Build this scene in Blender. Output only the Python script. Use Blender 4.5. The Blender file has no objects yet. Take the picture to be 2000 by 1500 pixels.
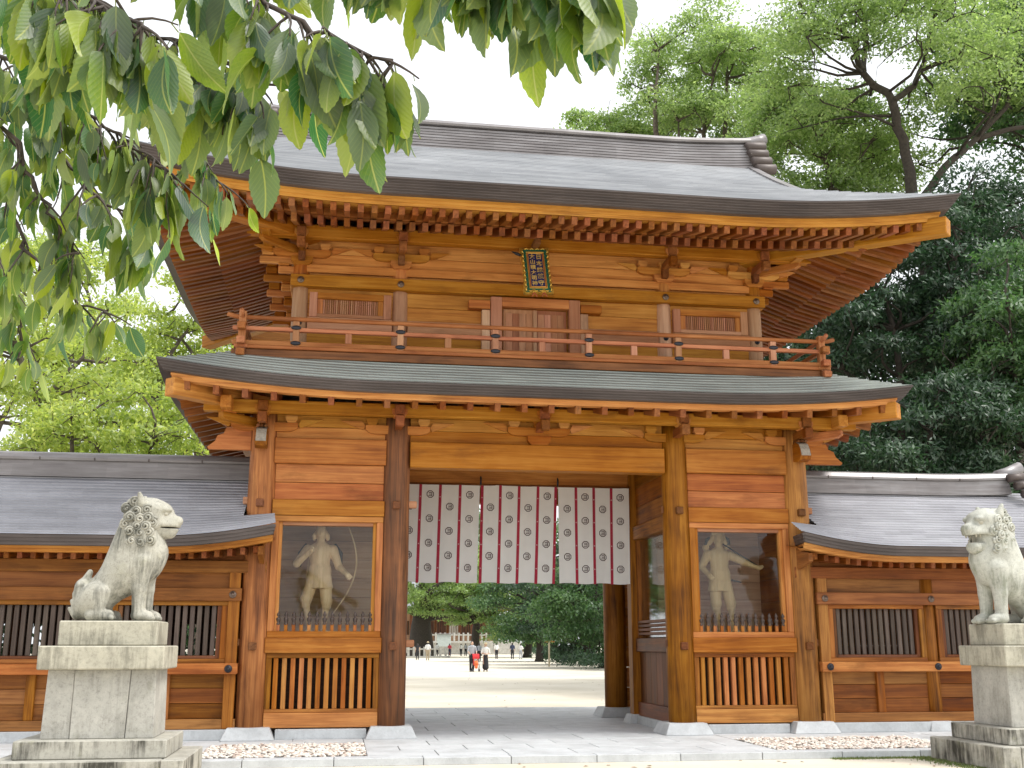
import bpy, bmesh, math, random
import numpy as np
from mathutils import Vector, Matrix, Euler, Quaternion

D = bpy.data
S = bpy.context.scene
COL = S.collection
rad = math.radians

# ------------------------------------------------------------------ camera
cam_data = D.cameras.new('camera')
cam_data.sensor_width = 36.0
cam_data.lens = 38.425
cam_data.clip_start = 0.05
cam_data.clip_end = 2000
cam = D.objects.new('camera', cam_data)
cam.location = (-3.376, -18.968, 1.6)
cam.rotation_euler = (rad(90 + 13.363), 0, rad(-8.719))
COL.objects.link(cam)
S.camera = cam

# ------------------------------------------------------------------ sky and sun (bright overcast)
SUN_ELEV, SUN_AZ = 58.0, 118.0          # azimuth clockwise from +Y
w = D.worlds.new('World'); S.world = w; w.use_nodes = True
wn = w.node_tree; wn.nodes.clear()
sky = wn.nodes.new('ShaderNodeTexSky'); sky.sky_type = 'NISHITA'; sky.sun_disc = False
sky.sun_elevation = rad(SUN_ELEV); sky.sun_rotation = rad(SUN_AZ)
sky.air_density = 1.0; sky.dust_density = 6.0; sky.ozone_density = 1.0; sky.altitude = 0
hs = wn.nodes.new('ShaderNodeHueSaturation'); hs.inputs['Saturation'].default_value = 0.12
mx = wn.nodes.new('ShaderNodeMix'); mx.data_type = 'RGBA'; mx.inputs[0].default_value = 0.6
mx.inputs[7].default_value = (9.3, 9.6, 10.0, 1)       # even white cloud cover
bg = wn.nodes.new('ShaderNodeBackground'); bg.inputs['Strength'].default_value = 0.10
wo = wn.nodes.new('ShaderNodeOutputWorld')
wn.links.new(sky.outputs[0], hs.inputs['Color']); wn.links.new(hs.outputs[0], mx.inputs[6])
wn.links.new(mx.outputs[2], bg.inputs['Color']); wn.links.new(bg.outputs[0], wo.inputs['Surface'])
sd = D.lights.new('sun', 'SUN'); sd.energy = 1.5; sd.angle = rad(12); sd.color = (1, 0.96, 0.9)
sun = D.objects.new('sun', sd); COL.objects.link(sun)
az, el = rad(SUN_AZ), rad(SUN_ELEV)
sdir = Vector((math.sin(az) * math.cos(el), math.cos(az) * math.cos(el), math.sin(el)))
sun.rotation_euler = sdir.to_track_quat('Z', 'Y').to_euler()
sun.location = (20, -20, 40)
S.view_settings.view_transform = 'Standard'; S.view_settings.look = 'None'
S.view_settings.exposure = 0.95; S.view_settings.gamma = 1.0; S.view_settings.use_curve_mapping = False
S.cycles.max_bounces = 8; S.cycles.transparent_max_bounces = 12; S.cycles.diffuse_bounces = 5
try:
    S.cycles.use_denoising = True
except Exception: pass

# ------------------------------------------------------------------ node helpers
def new_mat(name):
    m = D.materials.new(name); m.use_nodes = True; t = m.node_tree; t.nodes.clear()
    o = t.nodes.new('ShaderNodeOutputMaterial'); p = t.nodes.new('ShaderNodeBsdfPrincipled')
    t.links.new(p.outputs[0], o.inputs['Surface'])
    return m, t, p, o
def nd(t, kind, ins=None, **props):
    n = t.nodes.new(kind)
    for k, v in props.items(): setattr(n, k, v)
    for k, v in (ins or {}).items():
        if isinstance(v, tuple) and len(v) == 2 and hasattr(v[0], 'outputs'): t.links.new(v[0].outputs[v[1]], n.inputs[k])
        elif hasattr(v, 'outputs'): t.links.new(v.outputs[0], n.inputs[k])
        else: n.inputs[k].default_value = v
    return n
def ramp(t, fac, stops, interp='LINEAR'):
    r = t.nodes.new('ShaderNodeValToRGB'); r.color_ramp.interpolation = interp
    e = r.color_ramp.elements
    while len(e) < len(stops): e.new(0.5)
    for i, (pos, c) in enumerate(stops):
        e[i].position = pos; e[i].color = (c[0], c[1], c[2], 1) if not isinstance(c, (int, float)) else (c, c, c, 1)
    t.links.new(fac.outputs[0], r.inputs[0]); return r
def mixc(t, fac, a, b, mode='MIX'):
    n = t.nodes.new('ShaderNodeMix'); n.data_type = 'RGBA'; n.blend_type = mode
    for idx, v in ((0, fac), (6, a), (7, b)):
        if isinstance(v, tuple) and hasattr(v[0], 'outputs'): t.links.new(v[0].outputs[v[1]], n.inputs[idx])
        elif hasattr(v, 'outputs'): t.links.new(v.outputs[2] if v.bl_idname == 'ShaderNodeMix' else v.outputs[0], n.inputs[idx])
        elif isinstance(v, (int, float)): n.inputs[idx].default_value = v
        else: n.inputs[idx].default_value = (v[0], v[1], v[2], 1)
    return n
def setin(t, p, key, v):
    if hasattr(v, 'outputs'): t.links.new(v.outputs[2] if v.bl_idname == 'ShaderNodeMix' else v.outputs[0], p.inputs[key])
    else: p.inputs[key].default_value = v
def obj_coords(t, rnd=True):
    tc = nd(t, 'ShaderNodeTexCoord')
    if not rnd: return tc, 3
    oi = nd(t, 'ShaderNodeObjectInfo')
    sc = nd(t, 'ShaderNodeVectorMath', {0: (37.0, 53.0, 71.0)}, operation='SCALE'); t.links.new(oi.outputs['Random'], sc.inputs['Scale'])
    ad = nd(t, 'ShaderNodeVectorMath', {0: (tc, 3), 1: sc}, operation='ADD')
    return ad, 0

_mats = {}
WOOD = {  # tone: dark, mid, light
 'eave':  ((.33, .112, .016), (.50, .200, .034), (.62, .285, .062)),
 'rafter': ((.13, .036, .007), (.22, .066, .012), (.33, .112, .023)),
 'wall':  ((.25, .076, .012), (.43, .152, .026), (.56, .235, .050)),
 'wallred': ((.22, .058, .011), (.38, .118, .021), (.50, .185, .038)),
 'col':   ((.105, .033, .006), (.31, .110, .017), (.47, .195, .036)),
 'colgrey': ((.060, .030, .016), (.165, .068, .024), (.29, .115, .033)),
 'shaded_corridor':  ((.115, .036, .007), (.235, .080, .014), (.34, .130, .027)),  # corridor timber: under-eave shade put into the colour, wood also taken as older
 'pale':  ((.41, .22, .12), (.53, .31, .18), (.62, .40, .25)),
 'pink':  ((.33, .135, .064), (.43, .195, .10), (.51, .255, .14)),
 'rail':  ((.24, .070, .021), (.37, .128, .040), (.48, .195, .070)),
 'brown': ((.085, .030, .011), (.17, .062, .020), (.25, .098, .034)),
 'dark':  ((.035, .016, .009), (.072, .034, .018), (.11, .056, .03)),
 'slatgrey': ((.060, .042, .034), (.105, .078, .062), (.15, .115, .09)),
 'carved': ((.58, .40, .20), (.70, .50, .27), (.76, .58, .34)),
}
def wood(tone, axis='x'):
    key = 'wood_%s_%s' % (tone, axis)
    if key in _mats: return _mats[key]
    m, t, p, o = new_mat(key)
    c, ci = obj_coords(t)
    a = {'x': 0, 'y': 1, 'z': 2}[axis]
    s1 = [11.0] * 3; s1[a] = .55
    s2 = [70.0] * 3; s2[a] = 1.6
    m1 = nd(t, 'ShaderNodeMapping', {'Vector': (c, ci), 'Scale': tuple(s1)})
    m2 = nd(t, 'ShaderNodeMapping', {'Vector': (c, ci), 'Scale': tuple(s2)})
    n1 = nd(t, 'ShaderNodeTexNoise', {'Vector': m1, 'Scale': 1.0, 'Detail': 4.0, 'Roughness': .55, 'Distortion': 1.2})
    n2 = nd(t, 'ShaderNodeTexNoise', {'Vector': m2, 'Scale': 1.0, 'Detail': 3.0, 'Roughness': .6, 'Distortion': .3})
    n3 = nd(t, 'ShaderNodeTexNoise', {'Vector': (c, ci), 'Scale': .9, 'Detail': 3.0, 'Roughness': .6})
    k1 = nd(t, 'ShaderNodeMath', {0: n1, 1: .50}, operation='MULTIPLY')
    k2 = nd(t, 'ShaderNodeMath', {0: n2, 1: .24, 2: k1}, operation='MULTIPLY_ADD')
    k3 = nd(t, 'ShaderNodeMath', {0: n3, 1: .34, 2: k2}, operation='MULTIPLY_ADD')
    d, mi, l = WOOD[tone]
    r = ramp(t, k3, [(.39, d), (.53, mi), (.66, l)])
    oi = nd(t, 'ShaderNodeObjectInfo')
    v = nd(t, 'ShaderNodeMapRange', {'Value': (oi, 'Random'), 'To Min': .73, 'To Max': 1.17})
    sat = nd(t, 'ShaderNodeMapRange', {'Value': (oi, 'Random'), 'To Min': 1.06, 'To Max': .93})
    hr = nd(t, 'ShaderNodeMath', {0: (oi, 'Random'), 1: 7.31}, operation='MULTIPLY'); hr = nd(t, 'ShaderNodeMath', {0: hr}, operation='FRACT')
    hu = nd(t, 'ShaderNodeMapRange', {'Value': hr, 'To Min': .491, 'To Max': .508})
    h = nd(t, 'ShaderNodeHueSaturation', {'Color': r, 'Hue': hu, 'Value': v, 'Saturation': sat})
    s4 = [2.6] * 3; s4[a] = .7
    m4 = nd(t, 'ShaderNodeMapping', {'Vector': (c, ci), 'Scale': tuple(s4), 'Location': (9., 4., 2.)})
    n4 = nd(t, 'ShaderNodeTexNoise', {'Vector': m4, 'Scale': 1.0, 'Detail': 7.0, 'Roughness': .68})
    st = ramp(t, n4, [(.55, 0.0), (.74, .62)])
    dk = mixc(t, st, h, tuple(x * .42 for x in d))
    n5 = nd(t, 'ShaderNodeTexNoise', {'Vector': m1, 'Scale': .55, 'Detail': 6.0, 'Roughness': .7})
    wt = ramp(t, n5, [(.60, 0.0), (.78, .30)])
    gy = (mi[0] * .55 + .06, mi[1] * .62 + .055, mi[2] * .7 + .05)
    dk = mixc(t, wt, dk, gy)
    setin(t, p, 'Base Color', dk); p.inputs['Specular IOR Level'].default_value = .22
    rr = nd(t, 'ShaderNodeMapRange', {'Value': n1, 'To Min': .42, 'To Max': .66}); setin(t, p, 'Roughness', rr)
    b = nd(t, 'ShaderNodeBump', {'Height': k2, 'Strength': .22, 'Distance': .012}); setin(t, p, 'Normal', b)
    _mats[key] = m; return m

def copper(key, cols, rough, metal, streak=(1.2, 6., 6.), world=True):
    if key in _mats: return _mats[key]
    m, t, p, o = new_mat(key)
    g = nd(t, 'ShaderNodeNewGeometry')
    mp = nd(t, 'ShaderNodeMapping', {'Vector': (g, 'Position'), 'Scale': streak})
    n1 = nd(t, 'ShaderNodeTexNoise', {'Vector': mp, 'Scale': 1.0, 'Detail': 6.0, 'Roughness': .65})
    n2 = nd(t, 'ShaderNodeTexNoise', {'Vector': (g, 'Position'), 'Scale': .45, 'Detail': 4.0, 'Roughness': .6})
    k = nd(t, 'ShaderNodeMath', {0: n1, 1: .55}, operation='MULTIPLY')
    k = nd(t, 'ShaderNodeMath', {0: n2, 1: .45, 2: k}, operation='MULTIPLY_ADD')
    r = ramp(t, k, [(.36, cols[0]), (.5, cols[1]), (.64, cols[2])])
    # overlapping sheets: each slightly different in tarnish, with staggered seams
    sp = nd(t, 'ShaderNodeSeparateXYZ', {0: (g, 'Position')})
    cy = nd(t, 'ShaderNodeMath', {0: (sp, 'Y'), 1: 10.0}, operation='MULTIPLY'); cy = nd(t, 'ShaderNodeMath', {0: cy}, operation='FLOOR')
    cxn = nd(t, 'ShaderNodeMath', {0: cy, 1: .37}, operation='MULTIPLY'); cxn = nd(t, 'ShaderNodeMath', {0: (sp, 'X'), 1: 1.9, 2: cxn}, operation='MULTIPLY_ADD'); cxf = nd(t, 'ShaderNodeMath', {0: cxn}, operation='FLOOR')
    cv = nd(t, 'ShaderNodeCombineXYZ', {0: cxf, 1: cy}); wnz = nd(t, 'ShaderNodeTexWhiteNoise', {'Vector': cv}, noise_dimensions='3D')
    vr = nd(t, 'ShaderNodeMapRange', {'Value': wnz, 'To Min': .90, 'To Max': 1.07})
    r = nd(t, 'ShaderNodeHueSaturation', {'Color': r, 'Value': vr})
    setin(t, p, 'Base Color', r); p.inputs['Metallic'].default_value = metal
    rr = nd(t, 'ShaderNodeMapRange', {'Value': n1, 'To Min': rough - .07, 'To Max': rough + .1}); setin(t, p, 'Roughness', rr)
    b = nd(t, 'ShaderNodeBump', {'Height': n1, 'Strength': .05, 'Distance': .01}); setin(t, p, 'Normal', b)
    _mats[key] = m; return m
def M_roof_up(): return copper('copper_upper', ((.225, .235, .25), (.305, .315, .33), (.385, .395, .41)), .42, .35, (.5, 3., 3.))
def M_roof_low(): return copper('copper_green', ((.205, .225, .21), (.265, .29, .27), (.325, .355, .33)), .44, .3, (.5, 3., 3.))
def M_roof_side(): return copper('copper_side', ((.25, .25, .275), (.325, .325, .355), (.40, .405, .435)), .46, .2, (.4, 2.5, 2.5))
def M_fascia(): return copper('copper_brown', ((.055, .042, .037), (.080, .062, .055), (.115, .092, .084)), .5, .15, (1., 4., 14.))
def M_ridge(): return copper('copper_ridge', ((.15, .135, .135), (.22, .205, .205), (.31, .30, .305)), .42, .3, (1., 8., 14.))

def stone(key, base, dark, spot=.25, streak=0.0, moss=0.0, scale=1.0, rough=.8):
    if key in _mats: return _mats[key]
    m, t, p, o = new_mat(key)
    c, ci = obj_coords(t)
    n1 = nd(t, 'ShaderNodeTexNoise', {'Vector': (c, ci), 'Scale': 3.0 * scale, 'Detail': 6.0, 'Roughness': .7})
    n2 = nd(t, 'ShaderNodeTexNoise', {'Vector': (c, ci), 'Scale': 120.0, 'Detail': 2.0, 'Roughness': .7})
    b1 = tuple(x * .72 for x in base)
    r1 = ramp(t, n1, [(.3, b1), (.6, base), (.8, tuple(min(1, x * 1.13) for x in base))])
    r2 = ramp(t, n2, [(.35, .62), (.6, 1.0)])
    col = mixc(t, spot, r1, r2, 'MULTIPLY')
    n6 = nd(t, 'ShaderNodeTexNoise', {'Vector': (c, ci), 'Scale': 24.0, 'Detail': 6.0, 'Roughness': .75})
    r6 = ramp(t, n6, [(.32, .60), (.48, .97), (.70, 1.0)])
    col = mixc(t, min(1, spot * 1.9), col, r6, 'MULTIPLY')
    if streak > 0:
        g = nd(t, 'ShaderNodeNewGeometry')
        mp = nd(t, 'ShaderNodeMapping', {'Vector': (c, ci), 'Scale': (14., 14., 1.4)})
        n3 = nd(t, 'ShaderNodeTexNoise', {'Vector': mp, 'Scale': 1.0, 'Detail': 5.0, 'Roughness': .7})
        n4 = nd(t, 'ShaderNodeTexNoise', {'Vector': (c, ci), 'Scale': 2.2, 'Detail': 4.0})
        k = nd(t, 'ShaderNodeMath', {0: n3, 1: n4}, operation='MULTIPLY')
        s = ramp(t, k, [(.26 - .05 * streak, 0.0), (.36, 1.0)])
        sx = nd(t, 'ShaderNodeSeparateXYZ', {0: (g, 'Normal')})
        up = nd(t, 'ShaderNodeMapRange', {'Value': (sx, 'Z'), 'From Min': .3, 'From Max': .8, 'To Min': 1, 'To Max': .25})
        f = nd(t, 'ShaderNodeMath', {0: s, 1: up}, operation='MULTIPLY')
        f = nd(t, 'ShaderNodeMath', {0: f, 1: streak}, operation='MULTIPLY')
        f.use_clamp = True
        col = mixc(t, f, col, dark)
    if moss > 0:
        n5 = nd(t, 'ShaderNodeTexNoise', {'Vector': (c, ci), 'Scale': 3.3, 'Detail': 7.0, 'Roughness': .7})
        s5 = ramp(t, n5, [(.56, 0.0), (.72, moss)])
        col = mixc(t, s5, col, (.20, .20, .07))
    setin(t, p, 'Base Color', col); p.inputs['Roughness'].default_value = rough
    ad = nd(t, 'ShaderNodeMath', {0: n2, 1: .3, 2: n1}, operation='MULTIPLY_ADD')
    b = nd(t, 'ShaderNodeBump', {'Height': ad, 'Strength': .3, 'Distance': .012}); setin(t, p, 'Normal', b)
    _mats[key] = m; return m
def M_paving(): return stone('granite_paving', (.58, .605, .62), (.3, .3, .3), .2, 0, 0, .6, .6)
def M_plinth(): return stone('granite_plinth', (.55, .57, .58), (.3, .3, .3), .18, .15, 0, .8, .7)
def M_oldstone(): return stone('weathered_granite', (.48, .468, .42), (.10, .095, .075), .34, .30, .16)
def M_step(): return stone('stained_granite', (.46, .445, .385), (.045, .042, .032), .3, 1.0, .35)
def M_slab(): return stone('coping_granite', (.50, .475, .38), (.06, .055, .04), .3, .5, .10)
def M_lion(): return stone('statue_granite', (.47, .455, .385), (.075, .078, .065), .5, .95, .22, 1.3)
def M_lion2(): return stone('statue_pale_granite', (.55, .555, .49), (.12, .14, .09), .45, .65, .30, 1.3)

def plain(key, col, rough=.6, metal=0.0, noise=.12, nscale=6.0, bump=0.0):
    if key in _mats: return _mats[key]
    m, t, p, o = new_mat(key)
    c, ci = obj_coords(t)
    n = nd(t, 'ShaderNodeTexNoise', {'Vector': (c, ci), 'Scale': nscale, 'Detail': 4.0, 'Roughness': .6})
    r = ramp(t, n, [(.3, tuple(x * (1 - noise) for x in col)), (.7, tuple(min(1, x * (1 + noise)) for x in col))])
    setin(t, p, 'Base Color', r); p.inputs['Roughness'].default_value = rough; p.inputs['Metallic'].default_value = metal
    if bump: setin(t, p, 'Normal', nd(t, 'ShaderNodeBump', {'Height': n, 'Strength': bump, 'Distance': .01}))
    _mats[key] = m; return m
def M_iron(): return plain('black_iron', (.035, .036, .045), .45, .6, .2, 20)
def M_bronze(): return plain('bronze_stud', (.20, .15, .12), .4, .7, .2, 20)
def M_cloth():
    if 'curtain_cloth' in _mats: return _mats['curtain_cloth']
    m = plain('curtain_cloth', (.84, .83, .81), .9, 0, .05, 3); t = m.node_tree
    o = next(n for n in t.nodes if n.type == 'OUTPUT_MATERIAL'); p = next(n for n in t.nodes if n.type == 'BSDF_PRINCIPLED')
    tr = nd(t, 'ShaderNodeBsdfTranslucent', {'Color': (.86, .85, .83, 1)}); mxs = nd(t, 'ShaderNodeMixShader', {0: .42, 1: p, 2: tr})
    t.links.new(mxs.outputs[0], o.inputs['Surface']); return m
def M_red(): return plain('red_band', (.36, .018, .045), .85, 0, .12, 9)
def M_print(): return plain('dark_print', (.055, .018, .02), .8, 0, .1, 9)
def M_gold(): return plain('gold_leaf', (.78, .50, .10), .32, .75, .2, 14)
def M_glass():
    if 'pane_glass' in _mats: return _mats['pane_glass']
    m, t, p, o = new_mat('pane_glass'); t.nodes.remove(p)
    tr = nd(t, 'ShaderNodeBsdfTransparent', {'Color': (.93, .95, .94, 1)})
    gl = nd(t, 'ShaderNodeBsdfGlossy', {'Color': (1, 1, 1, 1), 'Roughness': .03})
    fr = nd(t, 'ShaderNodeFresnel', {'IOR': 1.5})
    fa = nd(t, 'ShaderNodeMath', {0: fr, 1: .62}, operation='MULTIPLY'); fa.use_clamp = True
    mxs = nd(t, 'ShaderNodeMixShader', {0: fa, 1: tr, 2: gl}); t.links.new(mxs.outputs[0], o.inputs['Surface'])
    _mats['pane_glass'] = m; return m

# ------------------------------------------------------------------ mesh helpers
def mesh(name, verts, faces, mat=None, smooth=False):
    me = D.meshes.new(name); me.from_pydata([tuple(v) for v in verts], [], [tuple(f) for f in faces]); me.update()
    if mat: me.materials.append(mat)
    if smooth: me.polygons.foreach_set('use_smooth', [True] * len(me.polygons))
    return me
def fast_mesh(name, V, F, mat=None, smooth=False):
    """V (n,3) array, F (m,k) int array with k = 3 or 4."""
    me = D.meshes.new(name); n, k = F.shape
    me.vertices.add(len(V)); me.vertices.foreach_set('co', np.asarray(V, np.float32).ravel())
    me.loops.add(n * k); me.loops.foreach_set('vertex_index', np.asarray(F, np.int32).ravel())
    me.polygons.add(n); me.polygons.foreach_set('loop_start', np.arange(0, n * k, k, dtype=np.int32))
    me.polygons.foreach_set('loop_total', np.full(n, k, np.int32))
    if smooth: me.polygons.foreach_set('use_smooth', np.ones(n, bool))
    me.update(calc_edges=True)
    if mat: me.materials.append(mat)
    return me
WPOS = {}
def link(o, parent, loc, rot=(0, 0, 0), scale=(1, 1, 1)):
    COL.objects.link(o)
    loc = Vector(loc); WPOS[o.name] = loc
    if parent is not None:
        o.parent = parent; o.location = loc - WPOS[parent.name]
    else: o.location = loc
    o.rotation_euler = rot; o.scale = scale
    return o
def obj(name, me, parent, loc=(0, 0, 0), rot=(0, 0, 0), scale=(1, 1, 1)):
    return link(D.objects.new(name, me), parent, loc, rot, scale)
def thing(name, label, cat, loc=(0, 0, 0), group=None):
    o = D.objects.new(name, None); o.empty_display_size = .2
    link(o, None, loc); o['label'] = label; o['category'] = cat
    if group: o['group'] = group
    return o
def tag(o, label=None, cat=None, group=None, kind=None):
    if label: o['label'] = label
    if cat: o['category'] = cat
    if group: o['group'] = group
    if kind: o['kind'] = kind
    return o
_bc = {}
def box_mesh(dx, dy, dz, tone, bev=.006, axis=None):
    if isinstance(tone, str):
        ax = axis or 'xyz'[max(range(3), key=lambda i: (dx, dy, dz)[i])]
        mat = wood(tone, ax)
    else: mat = tone
    k = (round(dx, 3), round(dy, 3), round(dz, 3), mat.name, bev)
    if k in _bc: return _bc[k]
    bm = bmesh.new(); bmesh.ops.create_cube(bm, size=1.0)
    bmesh.ops.scale(bm, vec=(dx, dy, dz), verts=bm.verts)
    if bev > 0:
        bmesh.ops.bevel(bm, geom=list(bm.edges), offset=min(bev, .3 * min(dx, dy, dz)), segments=1, affect='EDGES', profile=.5)
    me = D.meshes.new('box'); bm.to_mesh(me); bm.free(); me.materials.append(mat); _bc[k] = me
    return me
def box(name, parent, x0, x1, y0, y1, z0, z1, tone, bev=.006, axis=None):
    return obj(name, box_mesh(x1 - x0, y1 - y0, z1 - z0, tone, bev, axis), parent, ((x0 + x1) / 2, (y0 + y1) / 2, (z0 + z1) / 2))
def lathe(prof, seg=24, mat=None, name='lathe', smooth=True):
    k = ('lathe', tuple(prof), seg, mat.name if mat else '')
    if k in _bc: return _bc[k]
    V = []; F = []
    for r, z in prof:
        for i in range(seg):
            a = 2 * math.pi * i / seg; V.append((r * math.cos(a), r * math.sin(a), z))
    n = len(prof)
    for j in range(n - 1):
        for i in range(seg):
            F.append((j * seg + i, j * seg + (i + 1) % seg, (j + 1) * seg + (i + 1) % seg, (j + 1) * seg + i))
    F.append(tuple(range(seg - 1, -1, -1))); F.append(tuple((n - 1) * seg + i for i in range(seg)))
    me = mesh(name, V, F, mat)
    if smooth:
        for pl in me.polygons: pl.use_smooth = len(pl.vertices) == 4
    _bc[k] = me
    return me
def prism(poly, d0, d1, plane, mat, name='prism'):
    """extrude a 2-D polygon; plane 'xz' extrudes along y, 'yz' along x, 'xy' along z."""
    k = ('prism', tuple(poly), d0, d1, plane, mat.name)
    if k in _bc: return _bc[k]
    def P(a, b, d): return {'xz': (a, d, b), 'yz': (d, a, b), 'xy': (a, b, d)}[plane]
    n = len(poly); V = [P(a, b, d0) for a, b in poly] + [P(a, b, d1) for a, b in poly]
    F = [tuple(range(n)), tuple(range(2 * n - 1, n - 1, -1))] + [(i + n, (i + 1) % n + n, (i + 1) % n, i) for i in range(n)]
    me = mesh(name, V, F, mat)
    bm = bmesh.new(); bm.from_mesh(me); bmesh.ops.recalc_face_normals(bm, faces=bm.faces); bm.to_mesh(me); bm.free()
    _bc[k] = me
    return me
def tube_arrays(pts, rads, seg=8):
    pts = [Vector(p) for p in pts]; V = []; F = []
    up = Vector((0, 0, 1)); prev = None
    for i, p in enumerate(pts):
        d = (pts[min(i + 1, len(pts) - 1)] - pts[max(i - 1, 0)]).normalized()
        if prev is None:
            a = d.orthogonal().normalized()
        else:
            a = (prev - d * prev.dot(d)); a = a.normalized() if a.length > 1e-6 else d.orthogonal().normalized()
        prev = a; b = d.cross(a)
        for s in range(seg):
            t = 2 * math.pi * s / seg; V.append(p + (a * math.cos(t) + b * math.sin(t)) * rads[i])
    for i in range(len(pts) - 1):
        for s in range(seg):
            F.append((i * seg + s, i * seg + (s + 1) % seg, (i + 1) * seg + (s + 1) % seg, (i + 1) * seg + s))
    F.append(tuple(range(seg - 1, -1, -1))); F.append(tuple((len(pts) - 1) * seg + i for i in range(seg)))
    return V, F
def tube(pts, rads, seg=8, mat=None, name='tube'):
    V, F = tube_arrays(pts, rads, seg); return mesh(name, V, F, mat, True)
def multi(parts, mat, name='multi', smooth=False):
    V = []; F = []
    for v, f in parts:
        o = len(V); V += [tuple(x) for x in v]; F += [tuple(i + o for i in q) for q in f]
    return mesh(name, V, F, mat, smooth)
def grid_chain(rows, closed=False, mat=None, name='sheet', smooth=False):
    """rows: list of equally long point lists, stitched row to row."""
    n = len(rows[0]); V = [p for r in rows for p in r]; F = []
    m = n if closed else n - 1
    for j in range(len(rows) - 1):
        for i in range(m):
            F.append((j * n + i, j * n + (i + 1) % n, (j + 1) * n + (i + 1) % n, (j + 1) * n + i))
    return mesh(name, V, F, mat, smooth)
def crop_rand(seed): return random.Random(seed)
# ================================================================== THE SETTING
def make_ground():
    m, t, p, o = new_mat('pale_sand')
    g = nd(t, 'ShaderNodeNewGeometry')
    n1 = nd(t, 'ShaderNodeTexNoise', {'Vector': (g, 'Position'), 'Scale': .35, 'Detail': 7.0, 'Roughness': .62})
    n2 = nd(t, 'ShaderNodeTexNoise', {'Vector': (g, 'Position'), 'Scale': 55.0, 'Detail': 3.0, 'Roughness': .7})
    n3 = nd(t, 'ShaderNodeTexNoise', {'Vector': (g, 'Position'), 'Scale': 9.0, 'Detail': 2.0})
    r = ramp(t, n1, [(.3, (.56, .50, .39)), (.55, (.67, .61, .50)), (.8, (.73, .675, .57))])
    r2 = ramp(t, n2, [(.3, .74), (.5, 1.0)])
    c = mixc(t, .35, r, r2, 'MULTIPLY')
    sp = ramp(t, n3, [(.70, 0.0), (.74, 1.0)])
    sp2 = nd(t, 'ShaderNodeMath', {0: sp, 1: .35}, operation='MULTIPLY')
    c = mixc(t, sp2, c, (.22, .19, .12))
    setin(t, p, 'Base Color', c); p.inputs['Roughness'].default_value = .95
    setin(t, p, 'Normal', nd(t, 'ShaderNodeBump', {'Height': n2, 'Strength': .35, 'Distance': .01}))
    s = 900
    o = obj('ground', mesh('ground', [(-s, -s, 0), (s, -s, 0), (s, s, 0), (-s, s, 0)], [(0, 1, 2, 3)], m), None)
    tag(o, 'pale raked sand ground of the shrine precinct', None, None, 'structure')
    return o
ground = make_ground()

def make_paving():
    p = thing('paving', 'pale blue-grey granite slabs laid under and before the gate', 'paving')
    p['kind'] = 'structure'; del p['category']
    rnd = crop_rand(5); mt = M_paving()
    bed = plain('joint_mortar', (.16, .16, .155), .95)
    # bedding a little lower than the slabs shows as joints; gravel beds are left open
    def slab_rows(x0, x1, y0, y1, nx, ny, off=0.0):
        dy = (y1 - y0) / ny; dx = (x1 - x0) / nx
        for j in range(ny):
            sh = (dx / 2) if (j % 2 and off) else 0
            xs = [x0] + [x0 + dx * (i + 1) - sh for i in range(nx if sh else nx - 1)] + [x1]
            for i in range(len(xs) - 1):
                if xs[i + 1] - xs[i] < .05: continue
                box('paving_slab', p, xs[i] + .006, xs[i + 1] - .006, y0 + dy * j + .006, y0 + dy * (j + 1) - .006, .0, .1 + rnd.uniform(-.002, .002), mt, .005)
    slab_rows(-2.95, 2.95, -3.1, -.75, 6, 3, 1)
    slab_rows(-2.95, 2.95, -.75, 8.3, 5, 9, 1)
    slab_rows(-13, -2.95, -1.18, -.62, 11, 1); slab_rows(2.95, 11, -1.18, -.62, 9, 1)
    slab_rows(-13, -2.95, -.62, .35, 9, 1); slab_rows(2.95, 11, -.62, .35, 7, 1)
    slab_rows(-13, 11, -3.42, -3.1, 20, 1)
    o = box('bedding', p, -13, 11, -3.40, 8.28, -.05, .088, bed, 0)
    slab_rows(-5.5, -5.24, -3.1, -1.18, 1, 2); slab_rows(5.9, 6.16, -3.1, -1.18, 1, 2)
    slab_rows(-13, -5.5, -3.1, -1.18, 8, 2); slab_rows(6.16, 11, -3.1, -1.18, 5, 2)
    return p
paving = make_paving()

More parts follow.
